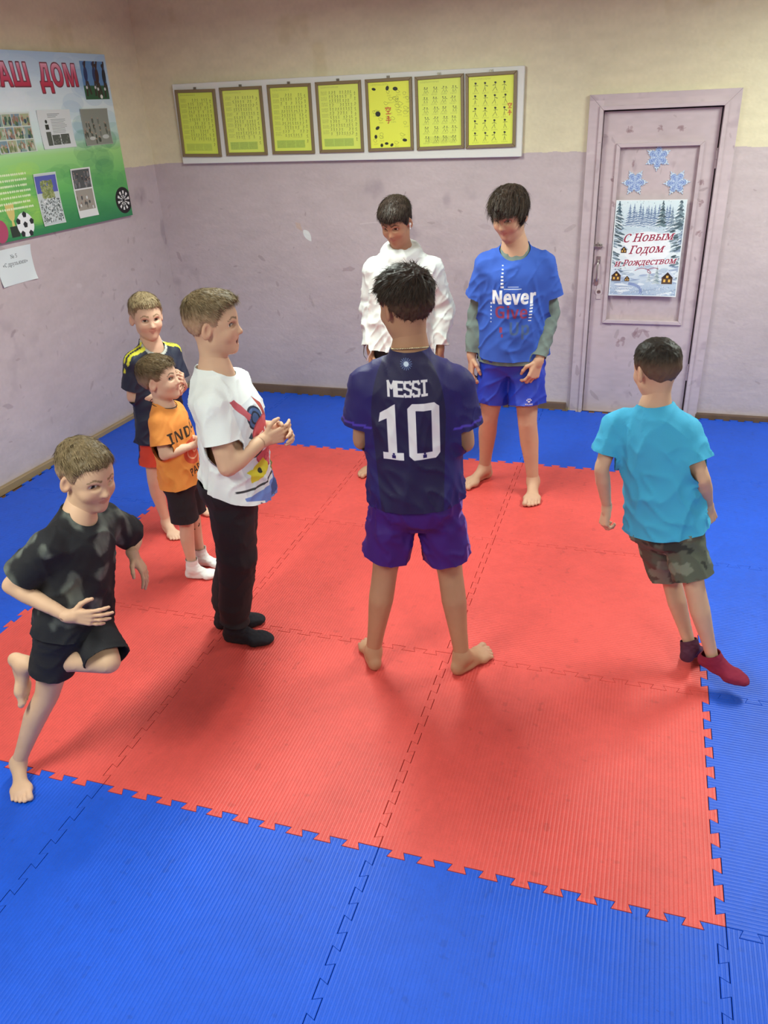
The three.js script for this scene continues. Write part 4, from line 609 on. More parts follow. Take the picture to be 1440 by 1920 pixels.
  for (const d of ['L', 'R']) {
    const hd = o.hands?.[d]; if (!hd) continue;
    const L = 0.105 * o.h * (o.handSize || 1), Y = vnorm(hd.dir), Z = vnorm(vsub(hd.palm, vmul(Y, vdot(hd.palm, Y)))), X = vcross(Y, Z), hp = handPrims(L, d === 'L' ? -1 : 1, hd), W = vadd(arms[d].W, vmul(Y, 0.01 * s));
    const f = inFrame(hp.f, W, X, Y, Z), wristStub = capsule(vmix(arms[d].W, arms[d].E, 0.2), arms[d].W, 0.024 * th * (o.armThick || 1), 0.026 * th * (o.armThick || 1)), ff = (x, y, z) => smin(f(x, y, z), wristStub(x, y, z), 0.02 * s);
    const at = (x, y, z) => vadd(W, vadd(vmul(X, x), vadd(vmul(Y, y), vmul(Z, z)))), [lo, hi] = box3([W, ...hp.tips.map((t) => at(...t)), at(0.22 * L, 0.4 * L, 0), at(-0.22 * L, 0.4 * L, 0)], 0.02);
    const pink = vmix(skin, [0.5, 0.15, 0.1], 0.18);
    parts.push(toGeo(nets(ff, lo, hi, 0.003), (p) => { const q = vsub(p, W), y = vdot(q, Y) / L; return vmix(mottled(p), pink, clamp(y)); }));
  }
  const socks = [];
  for (const d of ['L', 'R']) {
    const ft = o.feet?.[d]; if (!ft) continue;
    const L = 0.15 * o.h * (o.footSize || 1), A = legs[d].A, up = ft.up || [0, 1, 0], Z = vnorm(vsub(ft.dir, vmul(up, vdot(ft.dir, up)))), Y = vnorm(up), X = vcross(Y, Z), hgt = ft.h ?? (ft.up ? 0.26 * L : A[1]), inner = d === 'L' ? -1 : 1;
    const shinF = capsule(vmix(A, legs[d].K, 0.16), A, 0.030 * th * (o.legThick || 1), 0.033 * th * (o.legThick || 1));
    const bare = inFrame(footPrims(L, hgt, inner, false), A, X, Y, Z), f = (x, y, z) => smin(bare(x, y, z), shinF(x, y, z), 0.03 * s);
    const at = (x, y, z) => vadd(A, vadd(vmul(X, x), vadd(vmul(Y, y), vmul(Z, z)))), ext = [at(-0.24 * L, -hgt, -0.3 * L), at(0.24 * L, -hgt, -0.3 * L), at(-0.24 * L, -hgt, 0.85 * L), at(0.24 * L, -hgt, 0.85 * L), vmix(A, legs[d].K, 0.3)], [lo, hi] = box3(ext, 0.012);
    if (!ft.sock) { const nail = lin(0xe0b8a4); parts.push(toGeo(nets(f, lo, hi, 0.0034), (p) => vmix(mottled(p), nail, 0.2 * sstep(0.3, 0.7, vdot(vsub(p, A), Z) / L)))); }
    else { const g = inFrame(footPrims(L, hgt, inner, true), A, X, Y, Z), cuff = capsule(vmix(A, legs[d].K, 0.5), A, 0.043 * th * (o.legThick || 1) + 0.006, 0.034 * th * (o.legThick || 1) + 0.006), e = (x, y, z) => smin(g(x, y, z), cuff(x, y, z), 0.03 * s), hi2 = ft.sockTop;
      const top = vmix(A, legs[d].K, 0.55), bb = box3([...ext, top], 0.03), sd = legs[d].sdir, along = (x, y, z) => vdot(vsub([x, y, z], A), vmul(sd, -1));
      let m = clip(nets(e, bb[0], bb[1], 0.004), (x, y, z) => hi2 - along(x, y, z)); displace(m, (x, y, z) => 0.0012 * noise3(x * 90, y * 160, z * 90) + 0.0015 * noise3(x * 30, y * 90, z * 30));
      if (!ft.up) for (let i = 1; i < m.pos.length; i += 3) m.pos[i] = Math.max(m.pos[i], 0.0008);
      const sc = lin(ft.sock); socks.push(toGeo(m, (p) => { const k = 1 + 0.05 * noise3(p[0] * 80, p[1] * 80, p[2] * 80); return vmul(sc, k); }, null, 0.003)); }
  }
  const skinMat = new THREE.MeshPhysicalMaterial({ vertexColors: true, roughness: 0.55, specularIntensity: 0.45, sheen: 0.08, sheenColor: new THREE.Color(0xffc8b0), sheenRoughness: 0.5 });
  mesh('body', mergeGeometries(parts), skinMat, G);
  // ---- hair
  { const h = o.hair, rowsH = (h.line || [[-0.6, -0.27], [-0.4, -0.26], [-0.25, -0.2], [-0.14, -0.02], [-0.04, 0.09], [0.04, 0.02], [0.1, 0.03], [0.15, 0.14], [0.21, 0.24], [0.28, 0.275], [0.5, 0.28]]), TL = table(rowsH.map(([a, b]) => [a, b]), -0.6, 0.5, 60);
    const hl = (q) => q[1] - TL.at(q[2], 0) + 0.012 * noise3(q[0] * 26, q[1] * 26, q[2] * 26);
    const thick = (q) => lerp(h.side, h.top, sstep(0.1, 0.4, q[1])) + (h.quiff || 0) * sstep(0.0, 0.3, q[2]) * sstep(0.22, 0.36, q[1]);
    const f = (x, y, z) => { const q = toHead(x, y, z), e = hl(q); return (HF.base(q[0], q[1], q[2]) - 0.006 - thick(q) * sstep(-0.01, h.soft || 0.09, e)) * Hh; };
    const [lo, hi] = box3([HO], Hh * 0.74); let m = clip(nets(f, lo, hi, 0.0042), (x, y, z) => hl(toHead(x, y, z)));
    const whorl = [0.03, 0.42, -0.28], flow = (q, n) => { let d = vsub(q, whorl); d = [d[0], d[1] - (h.fall ?? 0.25), d[2] + (h.forward ?? 0.1)]; const k = vdot(d, n); return vnorm(vsub(d, vmul(n, k))); };
    displace(m, (x, y, z) => { const q = toHead(x, y, z); return Hh * (h.rough ?? 0.012) * sstep(0, 0.08, hl(q)) * (noise3(q[0] * 16, q[1] * 7, q[2] * 16) + 0.6 * noise3(q[0] * 40, q[1] * 18, q[2] * 40)); });
    const c1 = lin(h.c1), c2 = lin(h.c2), cut = h.fade ? (q) => clamp(1 - sstep(0.0, h.fadeTop ?? 0.3, q[1])) * h.fade : () => 0;
    const geo = toGeo(m, (p) => { const q = toHead(p[0], p[1], p[2]), k = 0.5 + 0.5 * noise3(q[0] * 34, q[1] * 9, q[2] * 34); return vmix(vmix(c1, c2, k * 0.6), skin, cut(q)); });
    // locks: thin tapering ribbons lying along the growth
    const nn = normalsOf(m), pos = [], nor = [], col = [], uv = []; seed = 1000 + Math.round(o.h * 777);
    const cnt = h.locks ?? 5200, nT = m.idx.length / 3;
    for (let i = 0; i < cnt; i++) {
      const t = 3 * Math.floor(rnd() * nT), a = m.idx[t], p = [m.pos[3 * a], m.pos[3 * a + 1], m.pos[3 * a + 2]], q = toHead(...p); if (hl(q) < 0.012) continue;
      const n = [nn[3 * a], nn[3 * a + 1], nn[3 * a + 2]], nH = [vdot(n, hx), vdot(n, hy), vdot(n, hz)], fl = flow(q, nH), sw = (rnd() - 0.5) * (h.mess ?? 0.7);
      let d = vadd(vmul(hx, fl[0]), vadd(vmul(hy, fl[1]), vmul(hz, fl[2]))); const side = vcross(n, d); d = vnorm(vadd(d, vmul(side, sw)));
      const shrink = lerp(h.sideLen ?? 0.5, 1, sstep(0.05, 0.3, q[1])), len = h.len * Hh * (0.6 + 0.7 * rnd()) * shrink, lift = (h.lift ?? 0.25) * (0.1 + 0.9 * rnd()), wd = (0.0008 + 0.0009 * rnd()) * (h.width || 1), sd = vnorm(vcross(n, d));
      const c = vmul(vmix(vmix(c1, c2, rnd()), skin, cut(q)), 0.9 + 0.25 * rnd()), ring = [];
      for (let k = 0; k < 3; k++) { const u = k / 2, cpt = vadd(p, vadd(vmul(d, len * u), vmul(n, -0.0015 + len * lift * (u - (h.bend ?? 0.35) * u * u) - (h.hug ?? 0.8) * len * len * u * u / (0.9 * Hh)))), ww = wd * (1 - 0.85 * u); ring.push([vsub(cpt, vmul(sd, ww)), vadd(cpt, vmul(sd, ww))]); }
      for (let k = 0; k < 2; k++) for (const v of [ring[k][0], ring[k + 1][1], ring[k][1], ring[k][0], ring[k + 1][0], ring[k + 1][1]]) { pos.push(...v); nor.push(...n); col.push(...c); uv.push(0, 0); }
    }
    const lg = new THREE.BufferGeometry(); lg.setAttribute('position', new THREE.Float32BufferAttribute(pos, 3)); lg.setAttribute('normal', new THREE.Float32BufferAttribute(nor, 3)); lg.setAttribute('color', new THREE.Float32BufferAttribute(col, 3)); lg.setAttribute('uv', new THREE.Float32BufferAttribute(uv, 2));
    mesh('hair', mergeGeometries([geo, lg]), new THREE.MeshPhysicalMaterial({ vertexColors: true, roughness: 0.5, specularIntensity: 0.35, side: THREE.DoubleSide }), G); }
  // ---- clothes
  const fold = (amp, so) => (x, y, z) => { // drapery: soft ridges that hang from the shoulders, finer creases across, more of them towards the hem
    const l = T.local(x, y, z), a = l[0] + so, b = l[1], c = l[2], wv = 0.04 * noise3(a * 6, b * 6, c * 6);
    const n1 = noise3((a + 0.3 * b) * 15 + wv * 20, b * 3.6, (c - 0.3 * b) * 15), n2 = noise3((a - 0.7 * b) * 21, b * 11 + 3, c * 21 + wv * 30), r1 = Math.pow(1 - Math.abs(n1), 3), r2 = Math.pow(1 - Math.abs(n2), 4);
    return amp * (1.5 * r1 + 0.9 * r2 - 0.55) * (0.55 + 0.6 * clamp(1 - l[3])); };
  const topGarment = (q, name) => {
    const fit = (q.fit ?? 1), R0 = [[-0.5, 0.196 * (q.flare || 1), 0.15 * (q.flare || 1), 0.004], [-0.2, 0.192 * (q.flare || 1), 0.146 * (q.flare || 1), 0.002], [0, 0.182, 0.136, 0], [0.2, 0.172, 0.126, 0], [0.4, 0.166, 0.121, 0], [0.62, 0.164, 0.121, 0], [0.76, 0.158, 0.115, 0], [0.85, 0.13, 0.1, -0.006], [0.93, 0.094, 0.083, -0.012], [1.0, 0.07, 0.068, -0.014], [1.08, 0.062, 0.06, -0.014]];
    const rows2 = R0.map(([t, a, b, c]) => [t, a * w * fit, b * dp * fit, c * s + (t > 0.1 && t < 0.7 ? be * 0.8 : t <= 0.1 ? be * 0.5 : 0)]);
    const body = T.loft(rows2), sl = {}, under = [];
    for (const d of ['L', 'R']) {
      const A = arms[d], st = vmix(A.S, J.neck, 0.3), r0 = (q.r0 ?? 0.06) * s * fit, r1 = (q.r1 ?? 0.072) * s * fit;
      const end = q.sleeve * A.len, stop = vadd(A.S, vmul(A.dir, Math.min(q.sleeve + 0.12, q.sleeve > 1 ? 1 : 2) * A.len)), list = [capsule(st, A.S, r0 * 0.8, r0), capsule(A.S, stop, r0, r1)];
      let along = (x, y, z) => end - ((x - A.S[0]) * A.dir[0] + (y - A.S[1]) * A.dir[1] + (z - A.S[2]) * A.dir[2]);
      if (q.sleeve > 1) { const e2 = (q.sleeve - 1) * A.flen, r2 = (q.r2 ?? 0.045) * s; list.pop(); list.push(capsule(A.S, A.E, r0, (q.rE ?? 0.058) * s), capsule(A.E, vadd(A.E, vmul(A.fdir, e2 + 0.03)), (q.rE ?? 0.058) * s, r2)); along = (x, y, z) => e2 - ((x - A.E[0]) * A.fdir[0] + (y - A.E[1]) * A.fdir[1] + (z - A.E[2]) * A.fdir[2]); }
      sl[d] = { f: union(list, 0.015), along };
      const ra = (o.armThick || 1) * th; under.push(capsule(A.S, vmix(A.S, A.E, Math.min(1, q.sleeve + 0.1)), 0.05 * ra + 0.008, lerp(0.05, 0.04, Math.min(1, q.sleeve + 0.1)) * ra + 0.008)); if (q.sleeve > 1) under.push(capsule(A.E, A.W, 0.044 * ra + 0.007, 0.029 * ra + 0.007));
    }
    const F = (x, y, z) => { let d = smin(body(x, y, z), sl.L.f(x, y, z), 0.045 * s); d = smin(d, sl.R.f(x, y, z), 0.045 * s); d = Math.min(d, torso(x, y, z) - 0.009); for (const u of under) { const v = u(x, y, z); if (v < d) d = v; } if (q.extra) d = q.extra(x, y, z, d, T); return d; };
    const low = vadd(T.P, vmul(T.U, (q.hem - 0.08) * T.len));
    const [lo, hi] = box3([J.neck, J.sL, J.sR, J.eL, J.eR, ...(q.sleeve > 1 ? [J.wL, J.wR] : []), J.hL, J.hR, low], 0.21 * s * (o.wide || 1));
    let m = nets(F, lo, hi, q.cell || 0.0075);
    const fo = fold((q.fold ?? 0.006) * s, q.seed || 0), arm = q.armFold || 0;
    displace(m, (x, y, z) => { let v = fo(x, y, z); if (arm) for (const d of ['L', 'R']) { const a = arms[d]; if (sl[d].f(x, y, z) < 0.012) { const k = vdot(vsub([x, y, z], a.S), a.dir); v += arm * s * noise3(k * 34 + x * 12, y * 20, z * 14) * sstep(0.1, 0.2, k); } } return v; });
    const hemF = (x, y, z) => { const l = T.local(x, y, z), hemT = q.hem + (q.hemTilt || 0) * (l[2] / (0.12 * dp)) + 0.006 * noise3(x * 9, 3, z * 9), v = (l[3] - hemT) * T.len; return v > 0 || q.sleeve < 1 ? v : Math.max(v, Math.min(body(x, y, z) - 0.022, 0.03 - Math.min(sl.L.f(x, y, z), sl.R.f(x, y, z)))); };
    m = clip(m, hemF);
    for (const d of ['L', 'R']) m = clip(m, (x, y, z) => Math.max(sl[d].along(x, y, z), 0.009 + 2.0 * (q.fold ?? 0.006) * s - body(x, y, z), (sl[d].f(x, y, z) - body(x, y, z)) * 2, sl[d].f(x, y, z) - 0.05));
    if (!q.noNeck) { const nc = q.neck || [0.07, 0.08, 0.074], dz = q.neckZ ?? 0.018; m = clip(m, (x, y, z) => { const l = T.local(x, y, z), a = l[0] / (nc[0] * s), b = (l[1] - T.len * 1.035) / (nc[1] * s), c = (l[2] - dz * s) / (nc[2] * s); return Math.sqrt(a * a + Math.max(-1e9, b) * b + c * c) - 1; }); m = clip(m, (x, y, z) => { const l = T.local(x, y, z); return T.len * 1.035 - l[1]; }); }
    const base = lin(q.colour), colour = (p, n) => { const l = T.local(p[0], p[1], p[2]); let c = base; if (q.paint) c = q.paint({ x: l[0], y: l[1], z: l[2], t: l[3], cuff: Math.min(sl.L.f(...p) < sl.R.f(...p) ? sl.L.along(...p) : sl.R.along(...p), 9), sleeve: Math.min(sl.L.f(...p), sl.R.f(...p)) - body(...p), n, p }) || base; const k = 1 + 0.04 * noise3(p[0] * 30, p[1] * 30, p[2] * 30); return [c[0] * k, c[1] * k, c[2] * k]; };
    return mesh(name, toGeo(m, colour, T, 0.004), cloth(q.print, q.roughness ?? 0.85, q.sheen ?? 0.08), G);
  };
  const bottomGarment = (q, name) => {
    const rows2 = [[-0.2, 0.12, 0.1, -0.008], [-0.1, 0.16, 0.122, -0.01], [0, 0.166, 0.126, -0.008], [0.15, 0.152, 0.11, 0], [0.3, 0.146, 0.104, 0]].map(([t, a, b, c]) => [t, a * w * (q.fit || 1), b * dp * (q.fit || 1), c * s + be * 0.3 * (t > 0 ? 1 : 0)]);
    const pel = T.loft(rows2), lg = {};
    for (const d of ['L', 'R']) { const l = legs[d], r0 = (q.r0 ?? 0.09) * th, r1 = (q.r1 ?? 0.094) * th; let list, along;
      if (q.length <= 1) { const end = (q.lengths?.[d] ?? q.length) * l.len; list = [capsule(l.H, vadd(l.H, vmul(l.dir, end + 0.04)), r0, r1)]; along = (x, y, z) => end - vdot(vsub([x, y, z], l.H), l.dir) + 0.004 * noise3(x * 14, 1, z * 14); }
      else { const e2 = (q.length - 1) * l.slen; list = [capsule(l.H, l.K, r0, r1), capsule(l.K, vadd(l.K, vmul(l.sdir, e2 + 0.03)), r1, (q.r2 ?? 0.065) * th)]; along = (x, y, z) => e2 - vdot(vsub([x, y, z], l.K), l.sdir); }
      lg[d] = { f: union(list, 0.02), along }; }
    const rl = (o.legThick || 1) * th, under = ['L', 'R'].map((d) => { const u = Math.min(1, q.lengths?.[d] ?? q.length); return capsule(legs[d].H, vmix(legs[d].H, legs[d].K, u), 0.086 * rl + 0.008, lerp(0.086, 0.054, u) * rl + 0.008); });
    const F = (x, y, z) => Math.min(smin(pel(x, y, z), smin(lg.L.f(x, y, z), lg.R.f(x, y, z), 0.012), 0.04 * s), torso(x, y, z) - 0.008, under[0](x, y, z), under[1](x, y, z));
    const [lo, hi] = box3([J.hL, J.hR, J.kL, J.kR, vadd(T.P, vmul(T.U, 0.3 * T.len)), ...(q.length > 1 ? [J.aL, J.aR] : [])], 0.19 * s * (o.wide || 1));
    let m = nets(F, lo, hi, q.cell || 0.0075); const fo = fold((q.fold ?? 0.005) * s, 3.3);
    displace(m, (x, y, z) => fo(x, y, z) + (q.bunch ? q.bunch * s * noise3(x * 8, y * 42, z * 8) * (q.length > 1 ? sstep(0.35, 0.05, y / s * 1) : 1) : 0));
    m = clip(m, (x, y, z) => ((q.waist ?? 0.16) - T.local(x, y, z)[3]) * T.len);
    for (const d of ['L', 'R']) { const e = d === 'L' ? 'R' : 'L'; m = clip(m, (x, y, z) => Math.max(lg[d].along(x, y, z), q.length > 0.5 ? -1 : 0.01 - pel(x, y, z), (lg[d].f(x, y, z) - lg[e].f(x, y, z)) * 2)); }
    const base = lin(q.colour), colour = (p, n) => { const l = T.local(p[0], p[1], p[2]); let c = base; if (q.paint) c = q.paint({ x: l[0], y: l[1], z: l[2], p, n, along: lg.L.f(...p) < lg.R.f(...p) ? lg.L.along(...p) : lg.R.along(...p), leg: lg.L.f(...p) < lg.R.f(...p) ? 'L' : 'R' }) || base; const k = 1 + 0.04 * noise3(p[0] * 30, p[1] * 30, p[2] * 30); return [c[0] * k, c[1] * k, c[2] * k]; };
    return mesh(name, toGeo(m, colour, T, 0.004), cloth(q.print, q.roughness ?? 0.8, q.sheen ?? 0.06), G);
  };
  const made = { G, T, J, arms, legs, fromHead, toHead, s, at: (x, y, z) => { const t = clamp(y / T.len), X = vnorm(vmix(T.XA, T.XB, t)), Z = vcross(X, T.U); return vadd(T.P, vadd(vmul(X, x), vadd(vmul(T.U, y), vmul(Z, z)))); } };
  made.tops = (o.tops || []).map((q) => topGarment(q, q.name));
  if (o.bottom) made.bottom = bottomGarment(o.bottom, o.bottom.name);
  socks.forEach((g) => mesh('sock', g, cloth(null, 0.95), G));
  if (o.more) o.more(made);
  tag(G, o.label, 'person'); G.name = G.name;
  return made;
}
// ------------------------------------------------------------------ the eight children, from the nearest back row to the front
const SKIN = { a: 0xd6ae90, b: 0xc59b80, c: 0xb3876a, d: 0xd9b298 };
// prints
const jerseyPrint = printAtlas((g, X, Y) => {
  g.fillStyle = '#ffffff'; g.fillRect(0, 0, 1280, 640);
});
const LETTER = { // angular shirt lettering, strokes on a 4 x 6 grid
  M: [[[0, 0], [0, 6]], [[0, 6], [2, 3.4]], [[2, 3.4], [4, 6]], [[4, 6], [4, 0]]], E: [[[4, 6], [0, 6]], [[0, 6], [0, 0]], [[0, 0], [4, 0]], [[0, 3], [3.2, 3]]],
  S: [[[4, 5.2], [3.4, 6]], [[3.4, 6], [0.6, 6]], [[0.6, 6], [0, 5.2]], [[0, 5.2], [0, 3.6]], [[0, 3.6], [4, 2.4]], [[4, 2.4], [4, 0.8]], [[4, 0.8], [3.4, 0]], [[3.4, 0], [0.6, 0]], [[0.6, 0], [0, 0.8]]], I: [[[2, 0], [2, 6]], [[0.6, 6], [3.4, 6]], [[0.6, 0], [3.4, 0]]],
};
function letters(g, word, x, y, w, h, gap, line, colour) { g.strokeStyle = colour; g.lineWidth = line; g.lineCap = 'square'; g.lineJoin = 'miter'; let px = x; for (const ch of word) { for (const st of LETTER[ch]) { g.beginPath(); st.forEach(([a, b], i) => { const u = px + (a / 4) * w, v = y - (b / 6) * h; i ? g.lineTo(u, v) : g.moveTo(u, v); }); g.stroke(); } px += w + gap; } }
const backPrint = printAtlas((g, X0, Y0) => {
  const X = (x, b) => X0(x + 0.014, b), Y = (y) => Y0(y + 0.122);
  const K = 800, white = '#e9e6ea';
  g.fillStyle = '#1f1660'; g.fillRect(0, 0, 1280, 640);
  // darker middle panel of the back and pale seams over the shoulder blades
  g.fillStyle = '#181142'; g.beginPath(); g.moveTo(X(0.10, 1), Y(-0.33)); g.lineTo(X(0.125, 1), Y(0.2)); g.quadraticCurveTo(X(0.12, 1), Y(0.36), X(0.04, 1), Y(0.43)); g.lineTo(X(-0.04, 1), Y(0.43)); g.quadraticCurveTo(X(-0.12, 1), Y(0.36), X(-0.125, 1), Y(0.2)); g.lineTo(X(-0.10, 1), Y(-0.33)); g.fill();
  letters(g, 'MESSI', X(0.062, 1), Y(0.285), 0.0195 * K, 0.044 * K, 0.0075 * K, 0.0085 * K, white);
  // figure one and nought with chamfered corners
  const poly = (list, c) => { g.fillStyle = c; g.beginPath(); list.forEach(([a, b], i) => (i ? g.lineTo(X(a, 1), Y(b)) : g.moveTo(X(a, 1), Y(b)))); g.closePath(); g.fill(); };
  const x1 = 0.055;
  poly([[x1 + 0.04, 0.222], [x1 - 0.012, 0.258], [x1 - 0.012, 0.086], [x1 - 0.034, 0.086], [x1 - 0.034, 0.06], [x1 + 0.036, 0.06], [x1 + 0.036, 0.086], [x1 + 0.018, 0.086], [x1 + 0.018, 0.205], [x1 + 0.046, 0.19]], white);
  const x0 = -0.05, a = 0.053, c = 0.016, t = 0.027;
  poly([[x0 + a, 0.06 + c], [x0 + a, 0.258 - c], [x0 + a - c, 0.258], [x0 - a + c, 0.258], [x0 - a, 0.258 - c], [x0 - a, 0.06 + c], [x0 - a + c, 0.06], [x0 + a - c, 0.06]], white);
  poly([[x0 + a - t, 0.085], [x0 + a - t, 0.233], [x0 - a + t, 0.233], [x0 - a + t, 0.085]], '#181142');
  for (const x of [0.055, -0.05]) { g.fillStyle = '#1f1660'; g.fillRect(X(x, 1) - 5, Y(0.078), 10, 10); g.beginPath(); g.arc(X(x, 1), Y(0.082), 3, 0, 6.3); g.fill(); }
  // small sun below the collar
  const sx = X(0.0, 1), sy = Y(0.385); g.fillStyle = '#cfe0f2'; g.beginPath(); g.arc(sx, sy, 7, 0, 6.3); g.fill(); g.strokeStyle = '#7f9fd0'; g.lineWidth = 1.4; for (let k = 0; k < 16; k++) { const q = (k / 16) * 6.283; g.beginPath(); g.moveTo(sx + Math.cos(q) * 8, sy + Math.sin(q) * 8); g.lineTo(sx + Math.cos(q) * 15, sy + Math.sin(q) * 15); g.stroke(); }
});
const neverPrint = printAtlas((g, X, Y) => {
  g.fillStyle = '#3157b4'; g.fillRect(0, 0, 1280, 640);
  const cx = X(0.0); g.textAlign = 'center';
  g.fillStyle = '#e8ecf0'; for (let k = 0; k < 7; k++) g.fillRect(X(-0.062) - 1.2 * k * 0.3 - (k > 2 ? 2 : 0), Y(0.475 - k * 0.0165), 6 + k * 1.2, 4 + k * 0.8);
  g.fillRect(X(-0.03), Y(0.372), 44, 2); g.fillRect(X(-0.05), Y(0.362), 72, 3);
  g.font = 'bold 76px sans-serif'; g.lineWidth = 3; g.strokeStyle = '#e8ecf0'; g.save(); g.translate(cx, Y(0.285)); g.scale(0.82, 1); g.fillText('Never', 0, 0); g.strokeText('Never', 0, 0); g.restore();
  g.save(); g.translate(cx - 8, Y(0.21)); g.scale(0.9, 1); g.fillStyle = '#8e3a5c'; g.font = 'bold 72px sans-serif'; g.fillText('Give', 0, 0); g.restore();
  g.save(); g.translate(cx + 26, Y(0.125)); g.scale(0.9, 1); g.fillStyle = '#46608c'; g.font = 'bold 76px sans-serif'; g.fillText('Up', 0, 0); g.restore();
  g.fillStyle = '#8e3a5c'; g.fillRect(X(-0.07), Y(0.165), 12, 22); g.fillRect(X(-0.06), Y(0.13), 7, 14);
  g.fillStyle = '#e8ecf0'; for (let k = 0; k < 6; k++) g.fillRect(X(0.085) - k * 1.2, Y(0.28 - k * 0.016), 13, 8 - k * 0.9);
  g.fillStyle = '#e8ecf0'; for (let k = 0; k < 6; k++) g.fillRect(X(-0.118), Y(0.29 - k * 0.02), 5, 8 - k);
});
const logoPrint = printAtlas((g, X, Y) => {
  g.fillStyle = '#ffffff'; g.fillRect(0, 0, 1280, 640);
});
const cartoonPrint = printAtlas((g, X, Y) => {
  g.fillStyle = '#eef3f1'; g.fillRect(0, 0, 1280, 640);
  const P = (list, c) => { g.fillStyle = c; g.beginPath(); list.forEach(([a, b], i) => (i ? g.lineTo(X(a), Y(b)) : g.moveTo(X(a), Y(b)))); g.closePath(); g.fill(); };
  P([[-0.13, 0.33], [0.14, 0.35], [0.16, -0.2], [-0.16, -0.2], [-0.15, 0.1]], '#d9dee2');
  P([[-0.16, -0.02], [0.18, 0.0], [0.18, -0.2], [-0.18, -0.2]], '#6f86c8'); P([[-0.19, -0.02], [-0.1, -0.06], [-0.14, -0.2], [-0.2, -0.2]], '#eef3f1');
  g.fillStyle = '#4c6596'; g.beginPath(); g.arc(X(-0.05), Y(0.27), 34, 0, 6.3); g.fill(); g.strokeStyle = '#22283c'; g.lineWidth = 6; g.stroke(); g.beginPath(); g.arc(X(-0.05), Y(0.27), 18, 0, 6.3); g.stroke();
  P([[-0.13, 0.36], [-0.1, 0.36], [-0.07, 0.29], [-0.09, 0.27]], '#c8606a'); P([[0.0, 0.34], [0.04, 0.3], [0.05, 0.24], [0.01, 0.24]], '#a8453c');
  g.fillStyle = '#d2606a'; g.beginPath(); g.ellipse(X(-0.005), Y(0.16), 74, 82, 0, 0, 6.3); g.fill(); g.strokeStyle = '#b24450'; g.lineWidth = 5; g.stroke();
  g.fillStyle = '#f4eeee'; g.textAlign = 'center'; g.font = 'bold 84px sans-serif'; g.fillText('Ch', X(-0.005), Y(0.13)); g.fillStyle = '#b8404c'; g.font = 'bold 26px sans-serif'; g.fillText('CARS', X(0.0), Y(0.085));
  P([[-0.14, 0.08], [-0.05, 0.105], [-0.02, 0.07], [-0.03, 0.04], [-0.13, 0.03]], '#d8cf38'); g.fillStyle = '#2c2c24'; g.beginPath(); g.arc(X(-0.085), Y(0.065), 9, 0, 6.3); g.fill();
  g.strokeStyle = '#3a3c40'; g.lineWidth = 7; g.beginPath(); g.moveTo(X(-0.15), Y(0.135)); g.quadraticCurveTo(X(-0.06), Y(0.12), X(-0.02), Y(0.15)); g.stroke(); g.beginPath(); g.moveTo(X(-0.17), Y(0.01)); g.quadraticCurveTo(X(0), Y(-0.01), X(0.15), Y(0.045)); g.stroke();
  P([[0.02, 0.03], [0.1, 0.05], [0.12, 0.0], [0.05, -0.02]], '#7c8a4c'); P([[-0.05, -0.03], [0.06, -0.01], [0.04, -0.06], [-0.06, -0.07]], '#3e4e84');
  g.strokeStyle = '#5a6072'; g.lineWidth = 4; for (let k = 0; k < 6; k++) { g.beginPath(); g.moveTo(X(-0.12 + k * 0.045), Y(-0.06 - 0.02 * (k % 2))); g.lineTo(X(-0.09 + k * 0.045), Y(-0.09)); g.stroke(); }
  P([[-0.11, 0.21], [-0.085, 0.225], [-0.09, 0.195]], '#3c4454'); P([[-0.125, 0.175], [-0.1, 0.185], [-0.105, 0.16]], '#3c4454');
});
const orangePrint = printAtlas((g, X, Y) => {
  g.fillStyle = '#e79243'; g.fillRect(0, 0, 1280, 640);
  g.fillStyle = '#3b2a1c'; g.textAlign = 'center'; g.font = 'bold 58px sans-serif'; g.fillText('INDOO', X(0.0), Y(0.2));
  g.fillStyle = '#cf5636'; g.beginPath(); g.ellipse(X(0.01), Y(0.125), 62, 50, 0, 0, 6.3); g.fill(); g.strokeStyle = '#e8b48c'; g.lineWidth = 6; g.beginPath(); g.ellipse(X(0.01), Y(0.125), 40, 30, 0, 0, 6.3); g.stroke(); g.beginPath(); g.ellipse(X(0.02), Y(0.13), 16, 12, 0, 0, 6.3); g.stroke();
  g.fillStyle = '#3b2a1c'; g.font = 'bold 40px sans-serif'; g.fillText('PARK', X(0.0), Y(0.02));
});
const DARK = { c1: 0x241c17, c2: 0x453830 };
